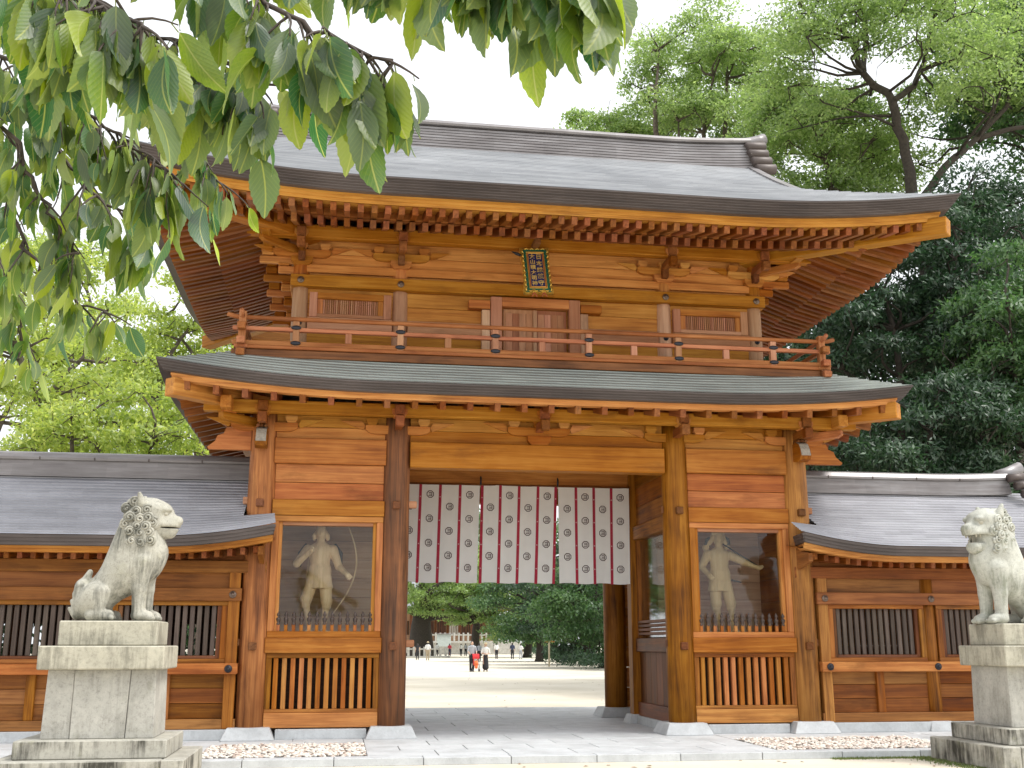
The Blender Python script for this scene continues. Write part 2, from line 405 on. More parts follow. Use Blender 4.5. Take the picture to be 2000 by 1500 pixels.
def make_gravel(x0, x1, y0, y1, label, seed):
    rng = np.random.default_rng(seed)
    n = int((x1 - x0) * (y1 - y0) * 330)
    base = np.array([(1, 0, 0), (-1, 0, 0), (0, 1, 0), (0, -1, 0), (0, 0, 1), (0, 0, -1)], float)
    faces = np.array([(0, 2, 4), (2, 1, 4), (1, 3, 4), (3, 0, 4), (2, 0, 5), (1, 2, 5), (3, 1, 5), (0, 3, 5)])
    # one subdivision rounds the pebble
    V = list(map(tuple, base)); F = []; mid = {}
    def md(a, b):
        k = (min(a, b), max(a, b))
        if k not in mid:
            q = np.array(V[a]) + np.array(V[b]); q /= np.linalg.norm(q); mid[k] = len(V); V.append(tuple(q))
        return mid[k]
    for a, b, c in faces:
        ab, bc, ca = md(a, b), md(b, c), md(c, a); F += [(a, ab, ca), (ab, b, bc), (ca, bc, c), (ab, bc, ca)]
    V = np.array(V); F = np.array(F); nv = len(V)
    sz = rng.uniform(.018, .04, (n, 1)) * np.stack([rng.uniform(.8, 1.4, n), rng.uniform(.7, 1.1, n), rng.uniform(.45, .7, n)], 1)
    ang = rng.uniform(0, 6.28, n); ca, sa = np.cos(ang), np.sin(ang)
    P = V[None] * sz[:, None, :]
    X = P[..., 0] * ca[:, None] - P[..., 1] * sa[:, None]; Y = P[..., 0] * sa[:, None] + P[..., 1] * ca[:, None]
    pos = np.stack([rng.uniform(x0, x1, n), rng.uniform(y0, y1, n), rng.uniform(.092, .115, n)], 1)
    A = np.stack([X + pos[:, 0:1], Y + pos[:, 1:2], P[..., 2] + pos[:, 2:3]], -1).reshape(-1, 3)
    FF = (F[None] + (np.arange(n) * nv)[:, None, None]).reshape(-1, 3)
    k = 'white_gravel'
    if k not in _mats:
        m, t, p, o = new_mat(k)
        g = nd(t, 'ShaderNodeNewGeometry')
        r = ramp(t, nd(t, 'ShaderNodeMath', {0: (g, 'Random Per Island'), 1: 1.0}, operation='MULTIPLY'), [(0, (.30, .22, .17)), (.12, (.52, .42, .36)), (.35, (.62, .56, .49)), (.75, (.72, .68, .62)), (1, (.66, .56, .47))])
        setin(t, p, 'Base Color', r); p.inputs['Roughness'].default_value = .75; _mats[k] = m
    o = obj('gravel', fast_mesh('gravel', A, FF, _mats[k], True), None)
    tag(o, label, 'gravel', None, 'stuff')
make_gravel(-5.22, -2.97, -3.08, -1.2, 'bed of pale pebbles left of the gate approach', 1)
make_gravel(2.97, 5.88, -3.08, -1.2, 'bed of pale pebbles right of the gate approach', 2)

# ================================================================== THE GATE
YC = 2.345                                   # middle of the gate in depth
COLX = (-4.78, -2.5, 2.5, 4.78); ROWY = (0.0, 2.6, 4.69)
gate = thing('shrine_gate', 'two-storey orange timber shrine gate with grey copper roofs', 'gate', (0, 0, 0))
rnd = crop_rand(11)

# --- main columns and their stone bases
def col_mesh(r, h, tone):
    pr = [(r, -h / 2), (r * 1.005, -h * .2), (r, h * .1), (r * .96, h * .42), (r * .9, h / 2)]
    return lathe(tuple(pr), 28, wood(tone, 'z'), 'column')
def frustum(b, tp, h, mat):
    a, c = b / 2, tp / 2
    k = ('frustum', b, tp, h, mat.name)
    if k in _bc: return _bc[k]
    q = h * .42
    V = [(-a, -a, 0), (a, -a, 0), (a, a, 0), (-a, a, 0), (-c, -c, h), (c, -c, h), (c, c, h), (-c, c, h)]
    F = [(3, 2, 1, 0), (4, 5, 6, 7), (0, 1, 5, 4), (1, 2, 6, 5), (2, 3, 7, 6), (3, 0, 4, 7)]
    me = mesh('frustum', V, F, mat); bm = bmesh.new(); bm.from_mesh(me)
    bmesh.ops.bevel(bm, geom=list(bm.edges), offset=.008, segments=1, affect='EDGES'); bm.to_mesh(me); bm.free()
    _bc[k] = me; return me
for j, y in enumerate(ROWY):
    for i, x in enumerate(COLX):
        if j == 1 and abs(x) < 3: continue
        tone = 'colgrey' if (i == 1 and j == 0) else 'col'
        obj('column', col_mesh(.235, 5.2, tone), gate, (x, y, .28 + 2.6), (0, 0, rnd.uniform(0, 6)))
        obj('base_stone', frustum(.84, .66, .19, M_plinth()), gate, (x, y, .1))
        if j == 0:
            for z in (1.56, 3.90):
                box('tie_end', gate, x - .065, x + .065, y - .30, y - .18, z - .065, z + .065, 'brown', .012, 'y')
                s = -1 if x > 0 else 1
                if abs(x) < 3: box('tie_end', gate, x + s * .18 - .06, x + s * .30 + .06, y - .06, y + .06, z - .02, z + .10, 'pink', .012, 'x')
                else: box('tie_end', gate, x - s * .24 - .06, x - s * .24 + .06, y - .06, y + .06, z - .0, z + .12, 'pink', .012, 'x')
for s in (-1, 1):       # door posts half-way through the passage
    box('door_post', gate, s * 2.45 - .14, s * 2.45 + .14, 2.5, 2.8, .25, 5.0, 'col', .012)
    obj('base_stone', frustum(.52, .40, .17, M_plinth()), gate, (s * 2.45, 2.65, .1))
    box('tie_end', gate, s * 2.45 - .07, s * 2.45 + .07, 2.40, 2.5, 1.5, 1.64, 'brown', .012)
    box('plinth', gate, s * 2.5 - .16, s * 2.5 + .16, .40, 2.40, .098, .25, M_plinth(), .008)
    box('plinth', gate, min(s * 2.9, s * 4.36), max(s * 2.9, s * 4.36), -.2, .12, .098, .252, M_plinth(), .008)
    box('plinth', gate, min(s * 2.9, s * 4.36), max(s * 2.9, s * 4.36), 4.57, 4.8, .098, .252, M_plinth(), .008)

# --- front side bays with glazed statue niches
def bay(s):
    xa, xb = sorted((s * 2.72, s * 4.56))
    box('sill_beam', gate, xa, xb, -.12, .12, .27, .50, 'wall', .008)
    # lower lattice
    lf = box('lattice_rail', gate, xa, xb, -.10, .06, .50, .56, 'col', .006)
    box('lattice_rail', gate, xa, xb, -.10, .06, 1.37, 1.45, 'col', .006)
    box('lattice_stile', gate, xa, xa + .09, -.098, .06, .56, 1.37, 'col', .006)
    box('lattice_stile', gate, xb - .09, xb, -.098, .06, .56, 1.37, 'col', .006)
    n = 12; x0 = xa + .09; dx = (xb - xa - .18) / n
    for i in range(n):
        cx = x0 + dx * (i + .5)
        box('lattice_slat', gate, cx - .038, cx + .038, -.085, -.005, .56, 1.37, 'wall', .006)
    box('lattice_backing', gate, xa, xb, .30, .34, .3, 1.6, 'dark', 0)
    box('waist_beam', gate, xa - .03, xb + .03, -.17, .10, 1.45, 1.70, 'wall', .010)
    # glazed niche window
    fr = box('window_frame', gate, xa - .01, xb + .01, -.13, .04, 1.70, 1.80, 'wall', .008)
    box('head_rail', fr, xa - .01, xb + .01, -.13, .04, 3.61, 3.71, 'wall', .008)
    box('stile', fr, xa - .01, xa + .10, -.128, .04, 1.80, 3.61, 'wall', .008)
    box('stile', fr, xb - .10, xb + .01, -.128, .04, 1.80, 3.61, 'wall', .008)
    box('inner_stile', fr, xa + .10, xa + .16, -.07, .06, 1.80, 3.61, 'eave', .005)
    box('inner_stile', fr, xb - .16, xb - .10, -.07, .06, 1.80, 3.61, 'eave', .005)
    box('inner_head', fr, xa + .16, xb - .16, -.07, .06, 3.55, 3.61, 'pink', .005)
    box('pane', fr, xa + .16, xb - .16, -.002, .006, 1.80, 3.55, M_glass(), 0)
    # row of turned finial pickets in front of the glass
    prof = ((.026, 0), (.026, .10), (.034, .105), (.034, .125), (.020, .14), (.030, .16), (.038, .19), (.040, .205), (.022, .225), (.016, .235), (.028, .255), (.030, .275), (.018, .30), (.006, .325))
    fm = lathe(prof, 10, plain('dark_finial', (.09, .065, .055), .45, .35, .25, 30), 'finial')
    bs = box_mesh(.055, .05, .12, 'wall', .004)
    nf = 13
    for i in range(nf):
        cx = xa + .10 + (xb - xa - .20) * (i + .5) / nf
        o = obj('picket', bs, fr, (cx, -.055, 1.86)); obj('finial', fm, o, (cx, -.055, 1.80))
    # planks and tie beam over the window
    zs = [3.71, 3.98, 4.28, 4.60]
    for a, b in zip(zs[:-1], zs[1:]):
        pr = -.15 if a == 3.71 else -.08
        box('wall_plank', gate, xa - (.02 if a == 3.71 else 0), xb + (.02 if a == 3.71 else 0), pr + rnd.uniform(-.006, .006), .06, a + .004, b - .004, 'wallred' if a > 3.8 else 'wall', .007)
    box('head_beam', gate, xa - .03, xb + .03, -.16, .12, 4.60, 5.04, 'wall', .012)
    for a, b in ((5.04, 5.25), (5.25, 5.46), (5.46, 5.62)):
        box('wall_plank', gate, xa - .05, xb + .05, -.06 + rnd.uniform(-.004, .004), .06, a + .003, b - .003, 'eave', .006)
    # niche: floor, back wall, ceiling, outer and inner side wall
    box('niche_floor', gate, xa - .1, xb + .1, .04, 2.5, 1.55, 1.74, 'wall', 0, 'x')
    for k in range(7):
        z = 1.74 + k * .34
        box('niche_plank', gate, xa - .1, xb + .1, 1.62, 1.68, z + .003, z + .337, 'pale', .004)
    box('niche_ceiling', gate, xa - .1, xb + .1, .04, 2.5, 4.05, 4.1, 'wall', 0, 'x')
    for k in range(12):
        z = .27 + k * .42
        box('side_plank', gate, s * 4.75 - .05, s * 4.75 + .05, .22, 4.5, z + .003, z + .417, 'wallred', .006)
        if k < 12: box('rear_plank', gate, xa - .05, xb + .05, 4.66, 4.74, z + .003, z + .417, 'wallred', .006)
for s in (-1, 1): bay(s)

# --- passage side walls (front column to door post)
for s in (-1, 1):
    x = s * 2.5
    box('sill_beam', gate, x - .10, x + .10, .22, 2.5, .25, .50, 'brown', .008)
    for k in range(6):
        ya = .22 + k * .38
        box('dado_plank', gate, x - .04, x + .04, ya + .003, ya + .377, .50, 1.45, 'brown', .006)
    box('waist_beam', gate, x - .12, x + .12, .22, 2.5, 1.45, 1.70, 'brown', .008)
    for k in range(4): box('window_slat', gate, x - .09, x - .03, .3, 2.4, 1.76 + k * .075, 1.81 + k * .075, 'brown', .004)
    f = box('window_frame', gate, x - .08, x + .08, .22, .34, 1.70, 3.62, 'col', .006)
    box('stile', f, x - .08, x + .08, 2.38, 2.5, 1.70, 3.62, 'col', .006)
    box('pane', f, x - .006, x + .006, .34, 2.38, 1.72, 3.60, M_glass(), 0)
    box('tie_beam', gate, x - .13, x + .13, .22, 2.5, 3.62, 3.88, 'col', .008)
    for k in range(3): box('wall_plank', gate, x - .05, x + .05, .22, 2.5, 3.88 + k * .39, 4.265 + k * .39, 'col', .006)
    for k in range(11): box('wall_plank', gate, x - .05, x + .05, 2.8, 4.5, 3.6 + k * .0 if k == 0 else 3.6 + k * .13, 3.6 + (k + 1) * .13 - .003, 'col', .004) if k > 0 else None

# --- centre opening: lintels, ceiling boards
box('lintel_beam', gate, -2.28, 2.28, -.20, .10, 4.57, 5.02, 'eave', .014)
for a, b in ((5.02, 5.24), (5.24, 5.46), (5.46, 5.62)):
    box('wall_plank', gate, -2.28, 2.28, -.06, .06, a + .003, b - .003, 'eave', .006)
box('door_lintel', gate, -2.31, 2.31, 2.52, 2.78, 4.66, 5.02, 'wall', .012)
for k in range(12):
    ya = .1 + k * .40
    box('ceiling_board', gate, -4.7, 4.7, ya + .003, ya + .397, 5.02, 5.06, 'wall', .004)
box('rear_lintel', gate, -2.28, 2.28, 4.55, 4.85, 4.57, 5.02, 'wall', .014)
box('rear_wall_plank', gate, -4.6, 4.6, 4.66, 4.74, 5.02, 5.62, 'wall', .006)

# --- bracket sets
def arm_poly(half, h):
    c = .30 * half
    return ((-half, h), (-half, h * .45), (-half + c * .35, h * .16), (-half + c, 0), (half - c, 0), (half - c * .35, h * .16), (half, h * .45), (half, h))
def block_poly(wd, h): return ((-wd / 2, h), (-wd / 2, h * .5), (-wd * .34, 0), (wd * .34, 0), (wd / 2, h * .5), (wd / 2, h))
def bracket(x, y, z, sc, reach, big=True, dirs=('front',)):
    """large block, cross arm with three small blocks, front arm carrying the eave beam."""
    h0 = .17 * sc
    b = obj('bracket', prism(block_poly(.42 * sc, h0), -.17 * sc, .17 * sc, 'xz', wood('wall', 'x')), gate, (x, y, z)) if big else None
    par = b
    z1 = z + h0
    cross = obj('bracket_arm', prism(arm_poly(.56 * sc, .15 * sc), -.055 * sc, .055 * sc, 'xz', wood('eave', 'x')), par or gate, (x, y - .085, z1))
    par = par or cross
    for dx in (-.45 * sc, 0, .45 * sc):
        obj('bearing_block', prism(block_poly(.20 * sc, .12 * sc), -.10 * sc, .10 * sc, 'xz', wood('eave', 'x')), par, (x + dx, y - .085, z1 + .152 * sc))
    for d in dirs:
        r = {'front': 0, 'left': math.pi / 2 * 3, 'right': math.pi / 2, 'fl': math.pi / 4 * 7, 'fr': math.pi / 4}[d]
        L = reach * (1.414 if d in ('fl', 'fr') else 1)
        a = obj('bracket_arm', prism(((.1, .15 * sc), (-L - .14, .15 * sc), (-L - .14, .07 * sc), (-L - .05, 0.02), (.1, 0)), -.06 * sc, .06 * sc, 'yz', wood('rafter' if d == 'front' else 'wall', 'y')), par, (x, y, z1 - .0 + .05), (0, 0, r))
        px, py = x + math.sin(r) * L, y - math.cos(r) * L
        obj('bearing_block', prism(block_poly(.26 * sc, .14 * sc), -.12 * sc, .12 * sc, 'xz', wood('wall', 'x')), par, (px, py, z1 + .05 + .152 * sc), (0, 0, r))
    # carved side wings
    for sgn in (-1, 1):
        wing = tuple((sgn * u, v) for u, v in ((.56 * sc, .13 * sc), (.60 * sc, .07 * sc), (.72 * sc, .11 * sc), (.86 * sc, .17 * sc), (.98 * sc, .22 * sc), (.62 * sc, .22 * sc)))
        obj('carved_wing', prism(wing, -.02, .02, 'xz', wood('eave', 'x')), par, (x, y - .085, z1))
KETA_Y, KETA_Z0, KETA_Z1 = -.58, 5.37, 5.58
for i, x in enumerate(COLX):
    bracket(x, 0, 5.02 if abs(x) > 9 else 4.98, 1.0, .58, big=False, dirs=('front', 'left', 'fl') if i == 0 else ('front', 'right', 'fr') if i == 3 else ('front',))
bracket(0, 0, 5.02, 1.0, .58, True)
kb = box('eave_beam', gate, -5.75, 5.75, KETA_Y - .09, KETA_Y + .09, KETA_Z0, KETA_Z1, 'eave', .012)
for s in (-1, 1):
    box('eave_beam', gate, s * (4.78 + .58) - .09, s * (4.78 + .58) + .09, -.98, 4.69 + .95, KETA_Z0 + .002, KETA_Z1 - .002, 'eave', .012)
box('eave_beam', gate, -5.75, 5.75, 4.69 + .49, 4.69 + .67, KETA_Z0, KETA_Z1, 'eave', .012)
# rafter-tail stubs sitting over the eave beam at the columns
for x in COLX + (0,):
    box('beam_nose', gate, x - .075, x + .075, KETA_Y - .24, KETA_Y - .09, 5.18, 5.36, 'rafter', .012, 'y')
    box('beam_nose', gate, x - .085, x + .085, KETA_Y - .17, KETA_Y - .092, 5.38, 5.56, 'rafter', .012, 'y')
# carved beast nosings and cloud brackets on the outer columns
for s in (-1, 1):
    pr = ((0, .14), (-.20, .16), (-.30, .11), (-.36, .02), (-.40, -.10), (-.34, -.17), (-.20, -.20), (0, -.16))
    nz = obj('carved_nosing', prism(pr, -.10, .10, 'yz', wood('col', 'y')), gate, (s * 4.80, -.17, 5.00))
    obj('carved_face', prism(((-.20, .165), (-.31, .115), (-.37, .02), (-.415, -.10), (-.33, -.12), (-.29, .0), (-.2, .08)), -.085, .085, 'yz', plain('weathered_carving', (.36, .33, .28), .8, 0, .25, 25, .4)), nz, (s * 4.80, -.172, 5.00))
    for k in (-1, 0, 1): box('carved_curl', nz, s * 4.80 + k * .065 - .026, s * 4.80 + k * .065 + .026, -.47, -.2, 5.155, 5.21, 'brown', .02, 'y')
    cl = ((0, .2), (.15, .24), (.26, .30), (.30, .22), (.42, .22), (.46, .12), (.56, .08), (.60, -.02), (.72, -.12), (.70, -.16), (0, -.16))
    obj('carved_cloud', prism(tuple((s * a, b) for a, b in cl), -.05, .05, 'xz', wood('wall', 'x')), gate, (s * 5.0, -.02, 4.98))

# ------------------------------------------------------------------ hipped roofs
def lift_fn(u, L, s0=.42, pw=2.1):
    u = abs(u); return L * (max(0, (u - s0) / (1 - s0))) ** pw
def perim(XT, YF, YB, d, NX, NY, zfun):
    """closed loop inset by d; zfun(u) gives the height with u the side parameter."""
    xe, ya, yb = XT - d, YF + d, YB - d; P = []
    for i in range(NX):
        u = -1 + 2 * i / NX; P.append((u * xe, ya, zfun(u)))
    for i in range(NY):
        v = -1 + 2 * i / NY; P.append((xe, (ya + yb) / 2 + v * (yb - ya) / 2, zfun(v)))
    for i in range(NX):
        u = 1 - 2 * i / NX; P.append((u * xe, yb, zfun(u)))
    for i in range(NY):
        v = 1 - 2 * i / NY; P.append((-xe, (ya + yb) / 2 + v * (yb - ya) / 2, zfun(v)))
    return P
class Eave:
    def __init__(s, XT, YF, YB, ze, L, reach):
        s.XT, s.YF, s.YB, s.ze, s.L, s.reach = XT, YF, YB, ze, L, reach
    def fac(s, d): return max(0.0, 1 - d / s.reach) ** 1.4
    def z(s, u, d, base): return base + lift_fn(u, s.L) * s.fac(d)
    def loop(s, d, base, NX=72, NY=48): return perim(s.XT, s.YF, s.YB, d, NX, NY, lambda u: s.z(u, d, base))

def rafters(E, parent, name, spacing, d0, d1, zfun, wd, ht, tone, wall_d, half_n_front, half_n_side):
    """parallel rafters on all four sides, cut back at the hips; zfun(d) is the top of the rafter."""
    me_y = box_mesh(wd, 1.0, ht, tone, 0, 'y')
    def put(px, py, rotz, u, dend):
        if dend - d0 < .12: return
        za, zb = E.z(u, d0, zfun(d0)), E.z(u, dend, zfun(dend))
        L = math.hypot(dend - d0, zb - za); pitch = math.atan2(zb - za, dend - d0)
        dm = (d0 + dend) / 2
        q = Vector((0, dm, 0)); q.rotate(Euler((0, 0, rotz)))
        o = D.objects.new(name, me_y)
        link(o, parent, (px + q.x, py + q.y, (za + zb) / 2 - ht / 2), (pitch, 0, rotz), (1, L, 1)); o.rotation_mode = 'XYZ'
    halfY = (E.YB - E.YF) / 2; yc = (E.YB + E.YF) / 2
    for k in range(-half_n_front, half_n_front + 1):
        x = k * spacing
        if abs(x) > E.XT - .18: continue
        u = x / (E.XT - d0); dend = min(d1, E.XT - abs(x) - .06)
        put(x, E.YF, 0, u, dend)
    for k in range(-half_n_side, half_n_side + 1):
        y = k * spacing
        if abs(y) > halfY - .18: continue
        v = y / (halfY - d0); dend = min(d1, halfY - abs(y) - .06)
        put(E.XT, yc + y, math.pi / 2, v, dend); put(-E.XT, yc + y, -math.pi / 2, v, dend)

def slope_rows(E, zf, dmax, n, side_stop=None):
    """front/back slopes as stepped courses; returns list of (row points) for front."""
    ds = [dmax * i / n for i in range(n + 1)]
    out = []
    for i in range(n):
        out.append((ds[i], .020)); out.append((ds[i + 1], 0.0))
    return out
def build_slopes(E, zf, dfront, dside, n, mat, parent, name, xv=None, NX=60):
    """xv: half-length of the straight part (gable) reached by the front slope."""
    halfY = (E.YB - E.YF) / 2; yc = (E.YB + E.YF) / 2
    rf = []
    for d, up in slope_rows(E, zf, dfront, n):
        e = E.XT - d
        if xv is not None: e = max(e, xv)
        rf.append([(u * e, d, zf(d) + up + lift_fn(u, E.L) * E.fac(d)) for u in [-1 + 2 * i / NX for i in range(NX + 1)]])
    front = [[(x, E.YF + d, z) for x, d, z in r] for r in rf]
    back = [[(-x, E.YB - d, z) for x, d, z in r] for r in rf]
    rs = []
    ns = max(4, int(n * dside / dfront))
    for d, up in slope_rows(E, zf, dside, ns):
        h = halfY - d
        rs.append([(v * h, d, zf(d) + up + lift_fn(v, E.L) * E.fac(d)) for v in [-1 + 2 * i / NX for i in range(NX + 1)]])
    right = [[(E.XT - d, yc + y, z) for y, d, z in r] for r in rs]
    left = [[(-E.XT + d, yc - y, z) for y, d, z in r] for r in rs]
    parts = []
    V = []; F = []
    for rows in (front, back, right, left):
        n2 = len(rows[0]); o = len(V); V += [p for r in rows for p in r]
        for j in range(len(rows) - 1):
            for i in range(n2 - 1): F.append((o + j * n2 + i, o + j * n2 + i + 1, o + (j + 1) * n2 + i + 1, o + (j + 1) * n2 + i))
    return obj(name, mesh(name, V, F, mat), parent)

def fascia(E, parent, depth, layers, mat, tip=.16):
    rows = [E.loop(-.004, E.ze + .012)]
    for i in range(layers):
        z0 = E.ze + .012 - depth * i / layers; z1 = E.ze + .012 - depth * (i + 1) / layers; ins = tip * i / layers
        rows.append(E.loop(-.004 + ins, z0)); rows.append(E.loop(-.004 + ins, z1 + .012)); rows.append(E.loop(.010 + ins, z1 + .012)); rows.append(E.loop(.010 + ins, z1))
    rows.append(E.loop(.48, E.ze + .012 - depth))
    return obj('eave_fascia', grid_chain(rows, True, mat, 'eave_fascia'), parent)
def wood_band(E, parent, prof, name='eave_board', tone='eave'):
    rows = [E.loop(d, z) for d, z in prof]
    return obj(name, grid_chain(rows, True, wood(tone, 'x'), name), parent)

# ---- lower roof
EL = Eave(6.40, -1.60, 2 * YC + 1.60, 5.73, .27, 1.9)
lzf = lambda d: EL.ze + .55 * d + .03 * d * d
lower = build_slopes(EL, lzf, 1.75, 1.75, 13, M_roof_low(), gate, 'lower_roof')
fascia(EL, lower, .155, 4, M_fascia(), .12)
wood_band(EL, lower, [(.20, 5.60), (.205, 5.555), (.22, 5.555), (.225, 5.495), (.42, 5.505)])
lsh = lambda d: 5.52 + .25 * (d - .3)
wood_band(EL, lower, [(.30, lsh(.30) + .003), (1.0, lsh(1.0) + .003), (1.75, lsh(1.75) + .003)], 'soffit_board')
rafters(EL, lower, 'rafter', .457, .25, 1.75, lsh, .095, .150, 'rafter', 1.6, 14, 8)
def hip_rafters(E, parent, d0, d1, zt, wd, ht, tone):
    halfY = (E.YB - E.YF) / 2; yc = (E.YB + E.YF) / 2
    for sx in (-1, 1):
        for sy in (-1, 1):
            a = Vector((sx * (E.XT - d0), yc + sy * (halfY - d0), E.z(1, d0, zt(d0)) - ht / 2)); b = Vector((sx * (E.XT - d1), yc + sy * (halfY - d1), E.z(1, d1, zt(d1)) - ht / 2))
            dv = b - a
            o = obj('hip_rafter', box_mesh(wd, dv.length, ht, tone, .015, 'y'), parent, (a + b) / 2)
            o.rotation_euler = dv.to_track_quat('Y', 'Z').to_euler()
hip_rafters(EL, lower, .20, 1.75, lambda d: 5.47 + .16 * d, .24, .29, 'eave')

# ---- upper roof
EU = Eave(6.98, -2.70, 2 * YC + 2.70, 8.82, .36, 3.1)
uzf = lambda d: EU.ze + .50 * d + .0215 * d * d
upper = build_slopes(EU, uzf, 5.0, 2.05, 30, M_roof_up(), gate, 'upper_roof', xv=5.05)
fascia(EU, upper, .215, 6, M_fascia(), .17)
wood_band(EU, upper, [(.255, 8.63), (.26, 8.575), (.275, 8.575), (.28, 8.53), (.295, 8.53), (.30, 8.472), (.48, 8.482)])
fsh = lambda d: 8.470 + .27 * (d - .34)
bsh = lambda d: 8.535 + .36 * (d - 1.16)
wood_band(EU, upper, [(.30, fsh(.30) + .004), (.7, fsh(.7) + .004), (1.24, fsh(1.24) + .004)], 'soffit_board')
wood_band(EU, upper, [(1.22, fsh(1.22) + .02), (1.20, fsh(1.22) - .11), (1.26, bsh(1.26) + .003)], 'soffit_fillet', 'wall')
wood_band(EU, upper, [(1.22, bsh(1.22) + .004), (2.0, bsh(2.0) + .004), (2.95, bsh(2.95) + .004)], 'soffit_board')
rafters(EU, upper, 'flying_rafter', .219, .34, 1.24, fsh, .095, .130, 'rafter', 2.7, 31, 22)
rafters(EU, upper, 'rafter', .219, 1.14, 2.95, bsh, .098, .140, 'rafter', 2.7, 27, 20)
hip_rafters(EU, upper, .18, 2.9, lambda d: 8.42 + .20 * d, .28, .30, 'eave')

# gable ends, verge, ridge
GX = 4.55
for s in (-1, 1):
    gz0 = uzf(EU.XT - 5.0) - .02
    tri = [(YC - 2.95, gz0), (YC + 2.95, gz0)] + [(YC + 2.95 * (1 - k / 8), uzf(EU.YB - (YC + 2.95 * (1 - k / 8))) - .12) for k in range(1, 9)] + [(YC - 2.95 * k / 8, uzf((YC - 2.95 * k / 8) - EU.YF) - .12) for k in range(1, 8)]
    obj('gable_wall', prism(tuple(tri), s * GX - .04, s * GX + .04, 'yz', wood('wall', 'z')), upper)
    for sy in (-1, 1):   # thick verge edge following the slope
        top = []; bot = []
        for k in range(13):
            d = 1.9 + (5.0 - 1.9) * k / 12
            y = EU.YF + d if sy < 0 else EU.YB - d
            top.append((y, uzf(d) + .05)); bot.append((y, uzf(d) - .22))
        obj('verge', prism(tuple(top + bot[::-1]), s * 4.99, s * 5.16, 'yz', M_ridge()), upper)
def ridge_mesh(hl, prof, mat, n=40, rise=.0, y=YC):
    rows = []
    for i in range(n + 1):
        u = -1 + 2 * i / n; x = u * hl
        lf = rise * max(0, (abs(u) - .55) / .45) ** 2
        rows.append([(x, y + a, b + lf) for a, b in prof])
    V = [p for r in rows for p in r]; m = len(prof); F = []
    for i in range(n):
        for j in range(m - 1): F.append((i * m + j, (i + 1) * m + j, (i + 1) * m + j + 1, i * m + j + 1))
    F.append(tuple(range(m))); F.append(tuple(n * m + j for j in range(m - 1, -1, -1)))
    return mesh('ridge', V, F, mat)
def stepped(w0, w1, z0, z1, n, g=.012):
    L = []
    for i in range(n):
        a = w0 + (w1 - w0) * i / n; za = z0 + (z1 - z0) * i / n; zb = z0 + (z1 - z0) * (i + 1) / n
        L += [(-a, za), (-a, zb - .022), (-a + g * 1.8, zb - .022), (-a + g * 1.8, zb)]
    return L
lp = stepped(.42, .30, 11.52, 12.14, 9, .024)
prof = lp + [(-.27, 12.14), (-.36, 12.15), (-.38, 12.19), (-.34, 12.26), (-.2, 12.33), (0, 12.36)]
prof = prof + [(-a, b) for a, b in prof[-2::-1]]
rg = obj('ridge', ridge_mesh(5.12, prof, M_ridge(), 44, .10), upper)
for s in (-1, 1):   # ridge-end ornament: stacked copper rolls and flared cap
    for k, (z, xo) in enumerate(((12.12, 0), (11.93, .03), (11.74, .08), (11.55, .15))):
        obj('ridge_roll', tube([(-.22, 0, 0), (-.2, 0, .01), (.2, 0, .03), (.22, 0, .03)], [.09, .115, .115, .09], 14, M_fascia()), rg, (s * (5.22 + xo), YC - .34 - .05 * k, z))
        obj('ridge_roll', tube([(-.22, 0, 0), (-.2, 0, .01), (.2, 0, .03), (.22, 0, .03)], [.09, .115, .115, .09], 14, M_fascia()), rg, (s * (5.22 + xo), YC + .34 + .05 * k, z))
    obj('ridge_plate', prism(((-.38, 11.3), (-.36, 12.2), (0, 12.42), (.36, 12.2), (.38, 11.3)), -.16, .16, 'yz', M_ridge()), rg, (s * 5.2, YC, 0))
    obj('ridge_cap', tube([(s * 4.9, 0, 12.38), (s * 5.2, 0, 12.41), (s * 5.42, 0, 12.46), (s * 5.58, 0, 12.54)], [.10, .12, .13, .12], 12, M_ridge()), rg, (0, YC, 0))

# ------------------------------------------------------------------ upper storey
UX = (-4.30, -2.5, 2.5, 4.30); UY0, UY1 = .35, 2 * YC - .35
for y in (UY0, UY1):
    for x in UX:
        obj('upper_column', col_mesh(.15, 1.75, 'pale'), gate, (x, y, 7.05), (0, 0, rnd.uniform(0, 6)))
        obj('upper_column', col_mesh(.15, .30, 'wall'), gate, (x, y, 8.22), (0, 0, rnd.uniform(0, 6)))
def stud(parent, x, y, z, r=.055, mat=None):
    return obj('metal_stud', lathe(((r, 0), (r, .012), (r * .8, .022), (r * .45, .026), (r * .42, .045), (r * .2, .055)), 14, mat or M_bronze(), 'stud'), parent, (x, y, z), (rad(90), 0, 0))
wz = [6.45, 6.78, 7.11, 7.32, 7.60, 7.88, 8.10, 8.18, 8.33, 8.56, 8.82, 9.1]
for a, b in zip(wz[:-1], wz[1:]):
    t = 'eave' if b < 8.9 else 'wall'
    box('upper_wall_plank', gate, -4.3, 4.3, .30 + rnd.uniform(-.006, .006), .40, a + .003, b - .003, t, .006)
    box('upper_wall_plank', gate, -4.3, 4.3, UY1 - .05, UY1 + .05, a + .003, b - .003, t, .006)
    for s in (-1, 1): box('upper_wall_plank', gate, s * 4.3 - .05, s * 4.3 + .05, UY0, UY1, a + .003, b - .003, t, .006)
box('upper_tie_beam', gate, -4.48, 4.48, .14, .28, 7.88, 8.10, 'eave', .010)
box('upper_nuki', gate, -4.36, 4.36, .235, .30, 8.18, 8.33, 'eave', .008)
for xa, xb in ((-4.16, -2.64), (-2.36, -.98), (.98, 2.36), (2.64, 4.16)):
    box('low_rail_beam', gate, xa, xb, .20, .30, 7.10, 7.32, 'pink', .008)
for s in (-1, 1):
    box('upper_tie_beam', gate, s * 4.42 - .07, s * 4.42 + .07, .29, UY1, 7.882, 8.098, 'eave', .010)
